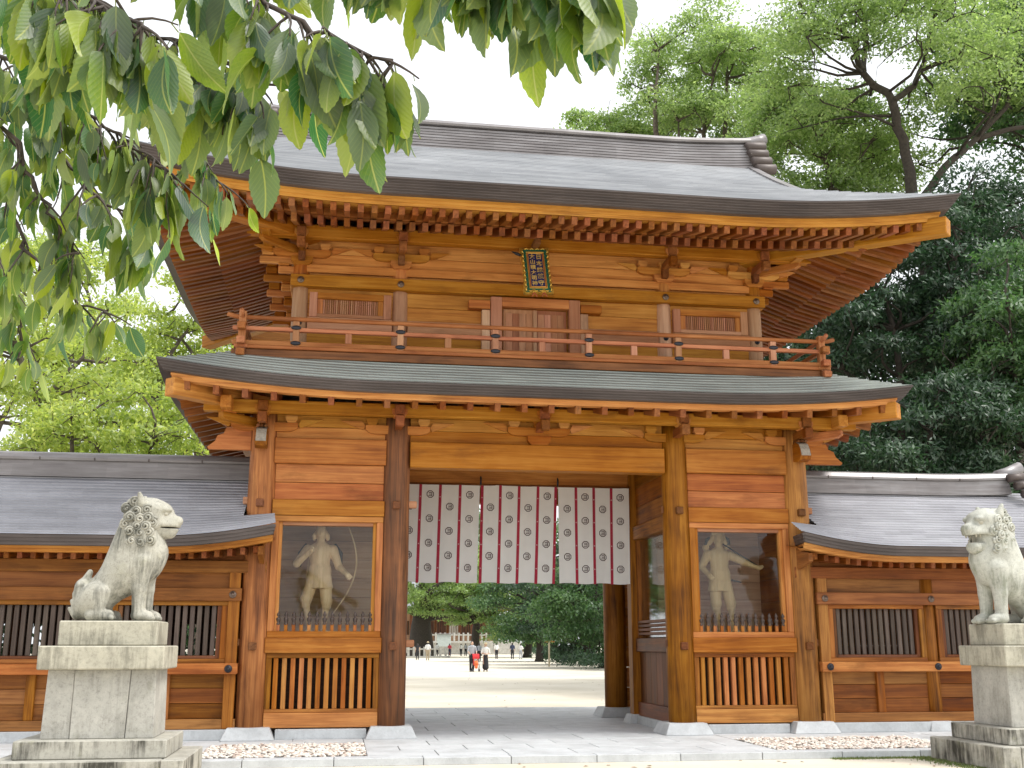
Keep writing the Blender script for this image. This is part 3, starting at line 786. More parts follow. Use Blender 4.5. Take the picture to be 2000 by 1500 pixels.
for x in UX:
    stud(gate, x, .138, 7.99, .062); stud(gate, x, .20, 7.20, .05, M_iron())
# slatted windows between the outer columns
for s in (-1, 1):
    xa, xb = sorted((s * 2.66, s * 4.13))
    wf = box('window_frame', gate, xa, xa + .14, .20, .32, 7.325, 7.79, 'pink', .006, 'z')
    box('stile', wf, xb - .14, xb, .20, .32, 7.325, 7.79, 'pink', .006, 'z')
    box('head_rail', wf, xa + .14, xb - .14, .20, .32, 7.67, 7.79, 'wall', .006)
    box('foot_rail', wf, xa + .14, xb - .14, .20, .32, 7.325, 7.39, 'pink', .006)
    for q, (p0, p1) in enumerate(((xa + .14, xa + .24), (xb - .24, xb - .14))):
        box('inner_stile', wf, p0, p1, .225, .32, 7.39, 7.67, 'wall', .006, 'z')
    n = 26; w0 = xa + .24; dx = (xb - xa - .48) / n
    for i in range(n): box('slat', wf, w0 + dx * i + .006, w0 + dx * (i + 1) - .006, .25, .29, 7.39, 7.67, 'pink', .003, 'z')
# double doors
df = box('door_frame', gate, -.84, -.63, .13, .30, 6.6, 7.84, 'pink', .008, 'z')
box('jamb', df, .63, .84, .13, .30, 6.6, 7.84, 'pink', .008, 'z')
box('head', df, -.63, .63, .13, .30, 7.66, 7.84, 'wall', .008, 'x')
for s in (-1, 1):
    x0, x1 = sorted((0.0, s * .60)); d = box('door_leaf', gate, x0 + .004, x1 - .004, .24, .29, 6.6, 7.64, 'pink', .006, 'z')
    xa, xb = x0 + .05, x1 - .05
    for k in range(4): box('panel_board', d, xa + (xb - xa) * k / 4 + .002, xa + (xb - xa) * (k + 1) / 4 - .002, .228, .24, 6.7, 7.56, 'pink', .004, 'z')
    box('side_jamb', gate, min(s * .85, s * 1.0), max(s * .85, s * 1.0), .17, .30, 6.6, 7.59, 'pale', .006, 'z')
    box('door_stop', gate, min(s * .85, s * 1.25), max(s * .85, s * 1.25), .12, .30, 7.60, 7.76, 'wall', .010, 'x')
box('meeting_stile', gate, -.035, .035, .20, .25, 6.6, 7.63, 'pale', .006, 'z')
# upper brackets and eave beams
for i, x in enumerate(UX):
    bracket(x, UY0 - .02, 8.30, .92, .60, True, dirs=('front', 'left', 'fl') if i == 0 else ('front', 'right', 'fr') if i == 3 else ('front',))
UK = -.26
box('upper_eave_beam', gate, -5.25, 5.25, UK - .085, UK + .085, 8.64, 8.875, 'eave', .012)
box('upper_eave_beam', gate, -5.55, 5.55, UY1 + .53, UY1 + .70, 8.62, 8.83, 'eave', .012)
for s in (-1, 1): box('upper_eave_beam', gate, s * 4.91 - .085, s * 4.91 + .085, -.62, UY1 + .95, 8.622, 8.828, 'eave', .012)
for x in UX:
    box('beam_nose', gate, x - .07, x + .07, UK - .23, UK - .085, 8.43, 8.60, 'rafter', .012, 'y')
    box('beam_nose', gate, x - .08, x + .08, UK - .17, UK - .087, 8.63, 8.81, 'rafter', .012, 'y')
    box('beam_nose', gate, x - .06, x + .06, .06, .24, 8.36, 8.54, 'brown', .012, 'y')
for s in (-1, 1):      # side bracket arms under the upper eave
    for y in (UY0, 1.4, YC, 3.3, UY1):
        a = box('side_bracket_arm', gate, min(s * 4.25, s * 5.06), max(s * 4.25, s * 5.06), y - .055, y + .055, 8.34, 8.48, 'wall', .02, 'x')
        box('bearing_block', a, s * 4.91 - .11, s * 4.91 + .11, y - .10, y + .10, 8.485, 8.62, 'wall', .02, 'x')
        b = box('side_bracket_arm', gate, min(s * 4.25, s * 4.72), max(s * 4.25, s * 4.72), y - .05, y + .05, 8.16, 8.30, 'wall', .02, 'x')
        box('bearing_block', b, s * 4.62 - .10, s * 4.62 + .10, y - .09, y + .09, 8.305, 8.335, 'wall', .01, 'x')
box('upper_ceiling', gate, -4.9, 4.9, UK, UY1 + .6, 8.85, 8.88, 'eave', 0)

# ------------------------------------------------------------------ balcony
BX, BY = 5.20, -.60; BB = 2 * YC + .60
bal = box('balcony_floor', gate, -BX + .12, BX - .12, BY + .12, BB - .12, 6.40, 6.47, 'rail', .004)
def ring_beam(name, h0, h1, wd, tone, ext, parent=None):
    par = parent or bal
    for y in (BY, BB): box(name, par, -BX - ext, BX + ext, y - wd / 2, y + wd / 2, h0, h1, tone, .008)
    for s in (-1, 1): box(name, par, s * BX - wd / 2, s * BX + wd / 2, BY - ext, BB + ext, h0 + .003, h1 + .003, tone, .008)
ring_beam('floor_beam', 6.31, 6.45, .16, 'brown', .16)
ring_beam('floor_edge', 6.455, 6.515, .22, 'rail', .12)
ring_beam('bottom_rail', 6.525, 6.612, .10, 'rail', .16)
ring_beam('middle_rail', 6.79, 6.86, .085, 'rail', .16)
def rail_tube(a, b, ext):
    a, b = Vector(a), Vector(b); d = (b - a).normalized(); up = Vector((0, 0, 1))
    pts = [a - d * ext + up * .05, a - d * ext * .55 + up * .015, a] + [a + (b - a) * k / 6 for k in range(1, 6)] + [b, b + d * ext * .55 + up * .015, b + d * ext + up * .05]
    return tube(pts, [.040] * len(pts), 10, wood('rail', 'x' if abs(d.x) > .5 else 'y'))
for y in (BY, BB): obj('hand_rail', rail_tube((-BX, y, 7.02), (BX, y, 7.02), .26), bal)
for s in (-1, 1): obj('hand_rail', rail_tube((s * BX, BY, 7.024), (s * BX, BB, 7.024), .26), bal)
oval = lathe(((.062, 0), (.062, .010), (.045, .018), (.02, .024)), 16, M_iron(), 'fitting')
for x in (-4.30, -2.52, -.86, .82, 2.47, 4.26):
    for y in (BY,):
        p = box('rail_post', bal, x - .055, x + .055, y - .056, y + .056, 6.52, 6.975, 'pink', .008, 'z')
        for z in (6.855, 6.58):
            obj('iron_fitting', oval, p, (x, y - .058, z), (rad(90), 0, 0), (1.35, 1, .65) if False else (1.4, .62, 1))
for x in (-3.41, -1.69, -.02, 1.65, 3.37):
    box('rail_strut', bal, x - .055, x + .055, BY - .035, BY + .035, 6.61, 6.79, 'pink', .006, 'z')
for s in (-1, 1):
    for y in (BY, BB): box('corner_post', bal, s * BX - .062, s * BX + .062, y - .062, y + .062, 6.45, 7.12, 'rail', .010, 'z')
    for k in range(1, 4):
        y = BY + (BB - BY) * k / 4
        box('rail_post', bal, s * BX - .055, s * BX + .055, y - .055, y + .055, 6.52, 6.975, 'rail', .008, 'z')
    for zz in (6.36, 6.57, 6.82): box('beam_end', bal, s * BX - .07, s * BX + .07, BY - .24, BY - .10, zz - .06, zz + .06, 'rail', .012, 'y')
box('upper_floor', gate, -5.0, 5.0, -.45, BB - .2, 6.2, 6.3, 'dark', 0)
# ================================================================== SIDE CORRIDORS
def corridor(s, x_in, x_out, label):
    """s = -1 left, +1 right; roofed lattice wall running away from the gate."""
    c = thing('corridor_wall', label, 'shaded_corridor', (s * (x_in + x_out) / 2, 0, 0), 'roofed lattice walls beside the gate')
    def bx(name, a, b, y0, y1, z0, z1, tone, bev=.006, axis=None, par=None):
        xa, xb = sorted((s * a, s * b)); return box(name, par or c, xa, xb, y0, y1, z0, z1, tone, bev, axis)
    # --- wall
    bx('plinth', 4.98, x_out, -.22, .12, .098, .262, M_plinth(), .008)
    bx('sill_beam', 5.0, x_out, -.16, .1, .265, .42, 'shaded_corridor', .008)
    posts = [5.14]; x = 7.17
    while x < x_out: posts.append(x); x += 2.03
    for i, p in enumerate(posts):
        if i == 0: bx('wall_post', p - .11, p + .07, -.17, .12, .27, 2.75, 'col', .01)
        else:
            obj('wall_post', lathe(((.125, -1.25), (.125, 0), (.118, 1.25)), 20, wood('col', 'z'), 'post'), c, (s * p, -.03, 1.52))
            obj('base_stone', frustum(.48, .38, .17, M_plinth()), c, (s * p, -.03, .1))
        stud(c, s * p, -.212, 2.385, .06); stud(c, s * p, -.262, 1.205, .062, M_iron())
    bx('waist_beam', 5.0, x_out, -.26, .1, 1.12, 1.29, 'wall', .010)
    bx('top_beam', 5.0, x_out, -.21, .1, 2.28, 2.49, 'shaded_corridor', .010)
    ends = posts + [x_out]
    for i in range(len(posts)):
        a, b = posts[i] + .07 + (.05 if i else 0), ends[i + 1] - .12
        for z0, z1 in ((.42, .66), (.66, .90), (.90, 1.12)):
            bx('dado_plank', a, b, -.05 + rnd.uniform(-.004, .004), .05, z0 + .003, z1 - .003, 'shaded_corridor', .006)
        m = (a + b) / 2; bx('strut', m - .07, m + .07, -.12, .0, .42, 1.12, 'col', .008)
        bx('upper_plank', a - .05, b + .05, -.06, .05, 2.49, 2.75, 'shaded_corridor', .006)
        f = bx('window_frame', a, b, -.14, .06, 1.29, 1.36, 'col', .006)
        bx('head_rail', a, b, -.14, .06, 2.21, 2.28, 'col', .006, None, f)
        for q0, q1 in ((a, a + .10), (b - .10, b)): bx('stile', q0, q1, -.138, .06, 1.36, 2.21, 'col', .006, None, f)
        for q0, q1 in ((a + .10, a + .17), (b - .17, b - .10)): bx('inner_stile', q0, q1, -.10, .05, 1.36, 2.21, 'brown', .006, None, f)
        bx('inner_sill', a + .17, b - .17, -.10, .05, 1.36, 1.41, 'brown', .005, None, f)
        n = 13; w0, w1 = a + .17, b - .17; dx = (w1 - w0) / n
        for k in range(n): bx('slat', w0 + dx * (k + .5) - .036, w0 + dx * (k + .5) + .036, -.06, .0, 1.41, 2.21, 'slatgrey', .005, None, f)
        if i: bx('frog_post', posts[i] - .12, posts[i] + .12, -.08, .06, 2.49, 2.75, 'shaded_corridor', .01)
    bx('eave_purlin', 4.62, x_out, -.19, .09, 2.74, 2.94, 'shaded_corridor', .010)
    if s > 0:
        for k in range(6): bx('rear_plank', 5.0, x_out, 2.42, 2.5, .27 + k * .43, .698 + k * .43, 'shaded_corridor', 0)
    else:
        for p in posts: bx('rear_post', p - .1, p + .1, 2.35, 2.55, .1, 2.9, 'brown', .01)
        bx('rear_beam', 5.0, x_out, 2.36, 2.54, 1.05, 1.25, 'brown', .01); bx('rear_beam', 5.0, x_out, 2.36, 2.54, 2.5, 2.75, 'brown', .01)
        bx('rear_dado', 5.0, x_out, 2.4, 2.5, .27, 1.05, 'brown', .006); bx('rear_infill', 5.0, x_out, 2.4, 2.5, 2.75, 3.6, 'brown', .006); bx('rear_boarding', 5.0, x_out, 2.42, 2.48, 1.95, 2.5, 'dark', .006)
        x = 5.2
        while x < x_out: bx('rear_slat', x, x + .09, 2.42, 2.48, 1.25, 1.95, 'dark', .005); x += .17
    bx('eave_infill', 4.98, x_out, -.06, .06, 2.93, 3.60, 'shaded_corridor', .006)
    bx('corridor_ceiling', 5.0, x_out, .1, 2.4, 2.95, 3.0, 'brown', 0)
    # --- roof
    YR = 1.20; YE = -1.0; W = YR - YE
    zf = lambda d: 3.24 + .50 * d + .043 * d * d
    def lift(x): return .21 * max(0, (6.3 - x) / 1.75) ** 1.8 if x < 6.3 else 0
    n = 22; NX = 46
    def xend(d):
        return 4.46 + .10 * d if d < .62 else 5.03
    rows = []; rowsb = []
    for i in range(n):
        for d, up in ((W * i / n, .022), (W * (i + 1) / n, 0)):
            e = xend(d if up == 0 or i == 0 else W * i / n); f = max(0, 1 - d / 1.6)
            xs = [e + (x_out - e) * (k / NX) ** 1.7 for k in range(NX + 1)]
            rows.append([(s * x, YE + d, zf(d) + up + lift(x) * f) for x in xs])
            rowsb.append([(s * max(x, 5.03), 2 * YR - YE - d, zf(d) + up) for x in xs])
    V = []; F = []
    for rr in (rows, rowsb):
        m = len(rr[0]); o = len(V); V += [p for r in rr for p in r]
        for j in range(len(rr) - 1):
            for k in range(m - 1): F.append((o + j * m + k, o + j * m + k + 1, o + (j + 1) * m + k + 1, o + (j + 1) * m + k))
    rf = obj('roof', mesh('roof', [(a - s * (x_in + x_out) / 2, b, z) for a, b, z in V], F, M_roof_side()), c, (s * (x_in + x_out) / 2, 0, 0))
    cx = s * (x_in + x_out) / 2
    # eave fascia (front, wrapping round the inner end)
    def path(ins, z):
        P = [(s * (5.03 + ins), YE + .62, z + .16), (s * (4.53 + ins), YE + .60, z + .205), (s * (4.46 + ins), YE + ins + .02, z + .215)]
        P += [(s * x, YE + ins, z + lift(x)) for x in [4.5 + (x_out - 4.5) * (k / 40) ** 1.7 for k in range(41)]]
        return [(a - cx, b, zz) for a, b, zz in P]
    fr = []
    for i in range(3):
        z0 = 3.252 - .055 * i; fr += [path(.012 * i, z0), path(.012 * i, z0 - .045), path(.012 * i + .01, z0 - .045), path(.012 * i + .01, z0 - .055)]
    fr.append(path(.30, 3.10))
    obj('eave_fascia', grid_chain(fr, False, M_fascia(), 'fascia'), rf, (cx, 0, 0))
    wb = [path(.07, 3.088), path(.075, 3.045), path(.10, 3.045), path(.11, 2.99), path(.40, 3.0)]
    obj('eave_board', grid_chain(wb, False, wood('wall', 'x'), 'board'), rf, (cx, 0, 0))
    sb = [path(.30, 3.015), path(.9, 3.10), path(1.3, 3.2)]
    obj('soffit_board', grid_chain(sb, False, wood('wall', 'x'), 'soffit'), rf, (cx, 0, 0))
    x = 4.78
    rm = box_mesh(.075, 1.0, .11, 'rafter', 0, 'y')
    while x < x_out:
        d0, d1 = .27, 1.05; za = 3.005 + lift(x) * .8; zb = 3.12 + lift(x) * .2
        L = math.hypot(d1 - d0, zb - za)
        obj('rafter', rm, rf, (s * x, YE + (d0 + d1) / 2, (za + zb) / 2 - .05), (math.atan2(zb - za, d1 - d0), 0, 0), (1, L, 1)); x += .20
    # end board of the eave against the gate column
    obj('barge_board', prism(((-.72, 3.0), (-.72, 3.14), (-.05, 3.30), (-.05, 2.85)), -.04, .04, 'yz', wood('shaded_corridor', 'y')), rf, (s * 4.70, 0, 0))
    # ridge
    rp = stepped(.25, .17, 4.44, 4.74, 4, .010) + [(-.215, 4.74), (-.22, 4.78), (-.17, 4.86), (0, 4.91)]
    rp = rp + [(-a, b) for a, b in rp[-2::-1]]
    xr0, xr1 = 4.98, (9.75 if s > 0 else x_out)
    V = []; m = len(rp); NN = 24
    for i in range(NN + 1):
        x = xr0 + (xr1 - xr0) * i / NN; lf = .06 * max(0, (x - 8.0) / 1.8) ** 2 if s > 0 else .05 * max(0, (x - 9) / 4) ** 2
        V += [(s * x - cx, YR + a, b + lf) for a, b in rp]
    F = []
    for i in range(NN):
        for j in range(m - 1): F.append((i * m + j, (i + 1) * m + j, (i + 1) * m + j + 1, i * m + j + 1))
    F.append(tuple(range(m))); F.append(tuple(NN * m + j for j in range(m)))
    r = obj('ridge', mesh('ridge', V, F, M_ridge()), rf, (cx, 0, 0))
    x = 5.0
    while x < xr1 - .5:   # cap joints
        box('cap_joint', r, s * x - .012, s * x + .012, YR - .226, YR + .226, 4.742, 4.79, M_fascia(), .004); x += .92
    if s > 0:
        for k in range(3):
            obj('ridge_roll', tube([(-.18, 0, 0), (.18, 0, .04)], [.085, .085], 12, M_fascia()), r, (9.85 + .06 * k, YR - .3 - .12 * k, 4.80 - .17 * k))
        obj('ridge_cap', tube([(9.6, 0, 4.90), (9.85, 0, 4.95), (10.15, 0, 5.08)], [.10, .12, .12], 12, M_ridge()), r, (0, YR, 0))
    return c
corridor(-1, 4.5, 14.2, 'roofed timber lattice wall left of the gate')
corridor(1, 4.5, 12.4, 'roofed timber lattice wall right of the gate')

# ================================================================== CURTAIN
def make_curtain():
    cu = thing('door_curtain', 'white crested curtain with red bands hung in the gateway', 'curtain', (0, 2.42, 4.66))
    Y0 = 2.42
    def wave(x, z):
        f = .35 + .65 * (4.66 - z) / 1.9
        return Y0 + f * (.022 * math.sin(x * 7.1 + .6) + .012 * math.sin(x * 17.0 + 1.3 + z * .8) + .02 * math.sin(x * 2.2 + z * 1.1))
    def sheet(x0, x1, x0b, x1b, z1, z0, dy, mat, nx=30, nz=14, sag=0.0):
        rows = []
        for j in range(nz + 1):
            t = j / nz; a = x0 + (x0b - x0) * t; b = x1 + (x1b - x1) * t
            rows.append([(a + (b - a) * i / nx, wave(a + (b - a) * i / nx, z1 + (z0 - z1) * t) + dy, z1 + (z0 - z1) * t + sag * t * math.sin(i / nx * math.pi * 4)) for i in range(nx + 1)])
        me = grid_chain(rows, False, mat, 'cloth', True)
        return me
    # crest: octagonal ring holding three bars
    oc = []
    for r in (.078, .062):
        for k in range(8):
            a = math.pi / 8 + k * math.pi / 4; oc.append((r * math.cos(a), 0, r * math.sin(a)))
    F = [(k, (k + 1) % 8, 8 + (k + 1) % 8, 8 + k) for k in range(8)]
    V = list(oc)
    for zc, hw in ((.031, .030), (0, .028), (-.031, .036)):
        b = len(V); V += [(-hw, 0, zc - .0065), (hw, 0, zc - .0065), (hw, 0, zc + .0065), (-hw, 0, zc + .0065)]; F.append((b, b + 1, b + 2, b + 3))
    b = len(V); V += [(.026, 0, -.03), (.038, 0, -.03), (.038, 0, .036), (.026, 0, .036)]; F.append((b, b + 1, b + 2, b + 3))
    crest = mesh('crest', V, F, M_print())
    panels = [(-2.30, -.74, -2.34, -.78), (-.71, .81, -.74, .74), (.84, 2.29, .84, 2.27)]
    edge = {0: (), 1: (0, 1), 2: ()}
    for pi, (a, b, a2, b2) in enumerate(panels):
        zt, zb = 4.66, 2.75
        p = obj('curtain_panel', sheet(a, b, a2, b2, zt, zb, 0, M_cloth(), 40, 16, .012), cu)
        WPOS[p.name] = Vector((0, 0, 0)); p.location = -WPOS[cu.name]
        nst = 4; bw = .056
        fr = [k / nst for k in range(1, nst)]
        if 0 in edge[pi]: fr = [.013] + fr
        if 1 in edge[pi]: fr = fr + [.987]
        for f in fr:
            xt, xb2 = a + (b - a) * f, a2 + (b2 - a2) * f
            o = obj('red_band', sheet(xt - bw / 2, xt + bw / 2, xb2 - bw / 2, xb2 + bw / 2, zt, zb - .012, -.005, M_red(), 3, 16), p)
            for k in range(4):
                z = zt - .25 - k * .46; t = (zt - z) / (zt - zb); xx = xt + (xb2 - xt) * t
                obj('band_knot', box_mesh(.030, .012, .022, plain('pink_thread', (.62, .32, .34), .8), .004), o, (xx, wave(xx, z) - .010, z))
        for st in range(nst):
            off = 0 if (st + pi) % 2 == (1 if pi != 1 else 0) else 1
            for k in range(4 if off == 0 else 3):
                z = zt - (.20 if off == 0 else .44) - k * .475
                t = (zt - z) / (zt - zb); f = (st + .5) / nst
                x = (a + (b - a) * f) * (1 - t) + (a2 + (b2 - a2) * f) * t
                sl = (wave(x + .05, z) - wave(x - .05, z)) / .1
                obj('printed_crest', crest, p, (x, wave(x, z) - .012, z), (0, 0, math.atan(sl)))
    obj('curtain_rod', tube([(-2.32, 2.42, 4.665), (2.32, 2.42, 4.665)], [.018, .018], 8, wood('brown', 'x')), cu)
    cu.children[-1].location = -WPOS[cu.name]
    for x in (-.725, .825):
        obj('hook', tube([(0, 0, 0), (0, -.03, .05), (0, -.04, .12), (0, .0, .16)], [.018] * 4, 8, M_iron()), cu, (x, 2.42, 4.66))
make_curtain()

# ================================================================== NAME PLAQUE
def make_plaque():
    px, py, pz = -.10, -.50, 8.15
    t = thing('name_plaque', 'blue and gold framed name plaque hanging under the upper eave', 'plaque', (px, py, pz))
    tilt = Matrix.Rotation(rad(-13), 4, 'X') @ Matrix.Rotation(rad(-3.0), 4, 'Y')
    green = plain('plaque_green', (.012, .11, .07), .5); blue = plain('plaque_blue', (.012, .016, .10), .45); redp = plain('plaque_red', (.38, .08, .03), .5)
    def put(name, me, loc, par=t, rx=0):
        o = D.objects.new(name, me); COL.objects.link(o); o.parent = par
        if par is t: o.matrix_local = tilt @ Matrix.Translation(loc)
        else: o.location = loc
        WPOS[o.name] = Vector((0, 0, 0)); return o
    Wd, Hh = .27, .48
    # scalloped frame outline
    out = []
    N = 56
    per = [(-Wd, -Hh), (Wd, -Hh), (Wd, Hh), (-Wd, Hh)]
    for e in range(4):
        a = Vector(per[e]); b = Vector(per[(e + 1) % 4]); d = (b - a); nrm = Vector((d.y, -d.x)).normalized(); n = 12 if e % 2 == 0 else 20
        for k in range(n):
            f = k / n; amp = .012 * abs(math.sin(f * math.pi * (4 if e % 2 == 0 else 7))) - .03 * math.sin(f * math.pi) * (1 if e % 2 else .4)
            q = a + d * f + nrm * amp; out.append((q.x, q.y))
    fr = put('plaque_frame', prism(tuple(out), -.02, .03, 'xz', M_gold()), (0, 0, 0))
    put('green_border', prism(tuple((x * .86, z * .93) for x, z in out), -.035, -.02, 'xz', green), (0, 0, 0))
    for sx in (-1, 1):
        for k in range(9):
            z = -.40 + k * .10
            put('gilt_curl', tube([(sx * .215, -.045, z - .045), (sx * .235, -.055, z - .01), (sx * .22, -.055, z + .03), (sx * .20, -.045, z + .045)], [.008, .014, .013, .007], 6, M_gold()), (0, 0, 0))
    for sz in (-1, 1):
        for k in range(4):
            x = -.15 + k * .10
            put('gilt_curl', tube([(x - .04, -.045, sz * .43), (x, -.055, sz * .45), (x + .04, -.045, sz * .43)], [.008, .014, .008], 6, M_gold()), (0, 0, 0))
    def rect(w0, h0, w1, h1, y0, y1, mat, name):
        for (xa, xb, za, zb) in ((-w0, w0, h1, h0), (-w0, w0, -h0, -h1), (-w0, -w1, -h1, h1), (w1, w0, -h1, h1)):
            put(name, box_mesh(xb - xa, y1 - y0, zb - za, mat, .003), ((xa + xb) / 2, (y0 + y1) / 2, (za + zb) / 2))
    rect(.165, .385, .15, .37, -.052, -.03, M_gold(), 'gilt_fillet'); rect(.15, .37, .135, .355, -.049, -.03, redp, 'red_fillet'); rect(.135, .355, .125, .345, -.051, -.03, M_gold(), 'gilt_fillet')
    field = put('plaque_field', box_mesh(.25, .012, .69, blue, 0), (0, -.038, 0))
    for col, (txt, x, zt, step, sz) in enumerate((('\u65e5\u672c\u7dcf\u93ae\u5b88', .060, .275, .136, .115), ('\u5927\u5c71\u7a4d\u5927\u660e\u795e', -.060, .285, .113, .10))):
        for i, ch in enumerate(txt):
            cu = D.curves.new('glyph', 'FONT'); cu.body = ch; cu.size = sz; cu.align_x = 'CENTER'; cu.align_y = 'CENTER'; cu.extrude = .003; cu.offset = .0022
            to = D.objects.new('glyph_tmp', cu); COL.objects.link(to)
            dg = bpy.context.evaluated_depsgraph_get(); dg.update()
            me = D.meshes.new_from_object(to.evaluated_get(dg)); D.objects.remove(to)
            me.materials.clear(); me.materials.append(plain('gold_letter', (.85, .62, .20), .35, .5))
            V = np.empty(len(me.vertices) * 3); me.vertices.foreach_get('co', V); V = V.reshape(-1, 3)
            if len(V): mid = (V.max(0) + V.min(0)) / 2; V[:, :2] -= mid[:2]; me.vertices.foreach_set('co', V.ravel()); me.update()
            o = put('letter', me, (0, 0, 0)); o.matrix_local = tilt @ Matrix.Translation((x, -.048, zt - i * step)) @ Matrix.Rotation(rad(90), 4, 'X')
    for x in (-.09, .09):
        put('gilt_foot', box_mesh(.055, .03, .06, M_gold(), .006), (x, -.04, -.44))
        for s in (-1, 1): put('tassel_cord', tube([(x, -.04, -.46), (x + s * .02, -.045, -.50), (x + s * .045, -.04, -.56)], [.010, .012, .009], 6, redp), (0, 0, 0))
    put('hanger_bracket', tube([(-.24, .0, .33), (-.33, -.02, .36), (-.42, -.01, .41)], [.025, .032, .006], 6, M_iron()), (0, 0, 0))
    obj('hanger_beam', box_mesh(.12, .60, .10, 'brown', .01, 'y'), t, (px, py + .12, pz + .52))
make_plaque()

# ================================================================== SDF SCULPTING
def rc(a, b, r1, r2, k=.05, fy=1.0): return ('rc', np.array(a, float), np.array(b, float), r1, r2, k, fy)
def el(c, r, k=.05): return ('el', np.array(c, float), np.array(r, float), k)
def cut(c, r): return ('cut', np.array(c, float), np.array(r, float))
def sdf_mesh(prims, res, lo, hi, mat, name='sculpt', disp=None):
    lo = np.array(lo, float); hi = np.array(hi, float); n = np.ceil((hi - lo) / res).astype(int) + 1
    ax = [lo[i] + res * np.arange(n[i]) for i in range(3)]
    X, Y, Z = np.meshgrid(*ax, indexing='ij', sparse=True)
    f = None
    for p in prims:
        if p[0] == 'rc':
            _, a, b, r1, r2, k, fy = p; ba = b - a; bb = ba @ ba + 1e-12
            h = np.clip(((X - a[0]) * ba[0] + (Y - a[1]) * ba[1] + (Z - a[2]) * ba[2]) / bb, 0, 1)
            d = np.sqrt((X - a[0] - ba[0] * h) ** 2 + ((Y - a[1] - ba[1] * h) / fy) ** 2 + (Z - a[2] - ba[2] * h) ** 2) - (r1 + (r2 - r1) * h)
        elif p[0] == 'el':
            _, c, r, k = p
            k0 = np.sqrt(((X - c[0]) / r[0]) ** 2 + ((Y - c[1]) / r[1]) ** 2 + ((Z - c[2]) / r[2]) ** 2)
            k1 = np.sqrt(((X - c[0]) / r[0] ** 2) ** 2 + ((Y - c[1]) / r[1] ** 2) ** 2 + ((Z - c[2]) / r[2] ** 2) ** 2) + 1e-9
            d = k0 * (k0 - 1) / k1
        elif p[0] == 'fr':      # flared skirt: centre of hem, hem radius, top radius, height, depth ratio
            _, c, r1, r2, hh, fy = p; k = .012
            tz = np.clip((Z - c[2]) / hh, 0, 1); q = np.sqrt((X - c[0]) ** 2 + ((Y - c[1]) / fy) ** 2)
            fold = .012 * np.cos(9 * np.arctan2(Y - c[1], X - c[0])) * (1 - tz)
            d = np.maximum(q - (r1 + (r2 - r1) * tz) - fold, np.abs(Z - c[2] - hh / 2) - hh / 2)
        else:
            _, c, r = p
            k0 = np.sqrt(((X - c[0]) / r[0]) ** 2 + ((Y - c[1]) / r[1]) ** 2 + ((Z - c[2]) / r[2]) ** 2)
            d = (k0 - 1) * min(r); f = np.maximum(f, -d); continue
        if f is None: f = d + 0 * (X + Y + Z)
        else:
            h = np.clip(.5 + .5 * (d - f) / k, 0, 1); f = d * h * 0 + (f * h + d * (1 - h)) - k * h * (1 - h)
    f = np.maximum(f, lo[2] + res * 1.5 - Z) if False else f
    if disp is not None: f = f - disp(X, Y, Z)
    for i in range(3):   # close the border
        sl = [slice(None)] * 3
        for e in (0, -1): sl[i] = e; f[tuple(sl)] = np.maximum(f[tuple(sl)], res * .5)
    ins = f < 0
    # naive surface nets
    nx, ny, nz = f.shape
    acc = np.zeros((nx - 1, ny - 1, nz - 1, 3)); cnt = np.zeros((nx - 1, ny - 1, nz - 1))
    cor = [(i, j, k) for i in (0, 1) for j in (0, 1) for k in (0, 1)]
    def sub(o): return (slice(o[0], nx - 1 + o[0]), slice(o[1], ny - 1 + o[1]), slice(o[2], nz - 1 + o[2]))
    for a in cor:
        for axis in range(3):
            if a[axis]: continue
            b = list(a); b[axis] = 1; b = tuple(b)
            fa, fb = f[sub(a)], f[sub(b)]; cr = (fa < 0) != (fb < 0)
            t = np.where(cr, fa / np.where(cr, fa - fb, 1), 0)
            for q in range(3):
                acc[..., q] += np.where(cr, a[q] + (t if q == axis else 0), 0)
            cnt += cr
    act = cnt > 0; idx = -np.ones(cnt.shape, np.int64); idx[act] = np.arange(act.sum())
    I = np.argwhere(act); V = lo + res * (I + acc[act] / cnt[act][:, None])
    Fs = []
    for axis in range(3):
        o = [0, 0, 0]; o[axis] = 1
        u, v = [(1, 2), (2, 0), (0, 1)][axis]
        A = f[tuple(slice(0, -1) if q == axis else slice(1, -1) for q in range(3))]; B = f[tuple(slice(1, None) if q == axis else slice(1, -1) for q in range(3))]
        cr = np.argwhere((A < 0) != (B < 0))
        if not len(cr): continue
        base = cr.copy()
        for q in range(3):
            if q != axis: base[:, q] += 1
        pos = A[tuple(cr.T)] < 0
        def cell(du, dv):
            c = base.copy(); c[:, u] -= du; c[:, v] -= dv; return idx[tuple(c.T)]
        q = np.stack([cell(0, 0), cell(1, 0), cell(1, 1), cell(0, 1)], 1)
        q[~pos] = q[~pos][:, ::-1]
        Fs.append(q)
    return fast_mesh(name, V, np.concatenate(Fs), mat, True)

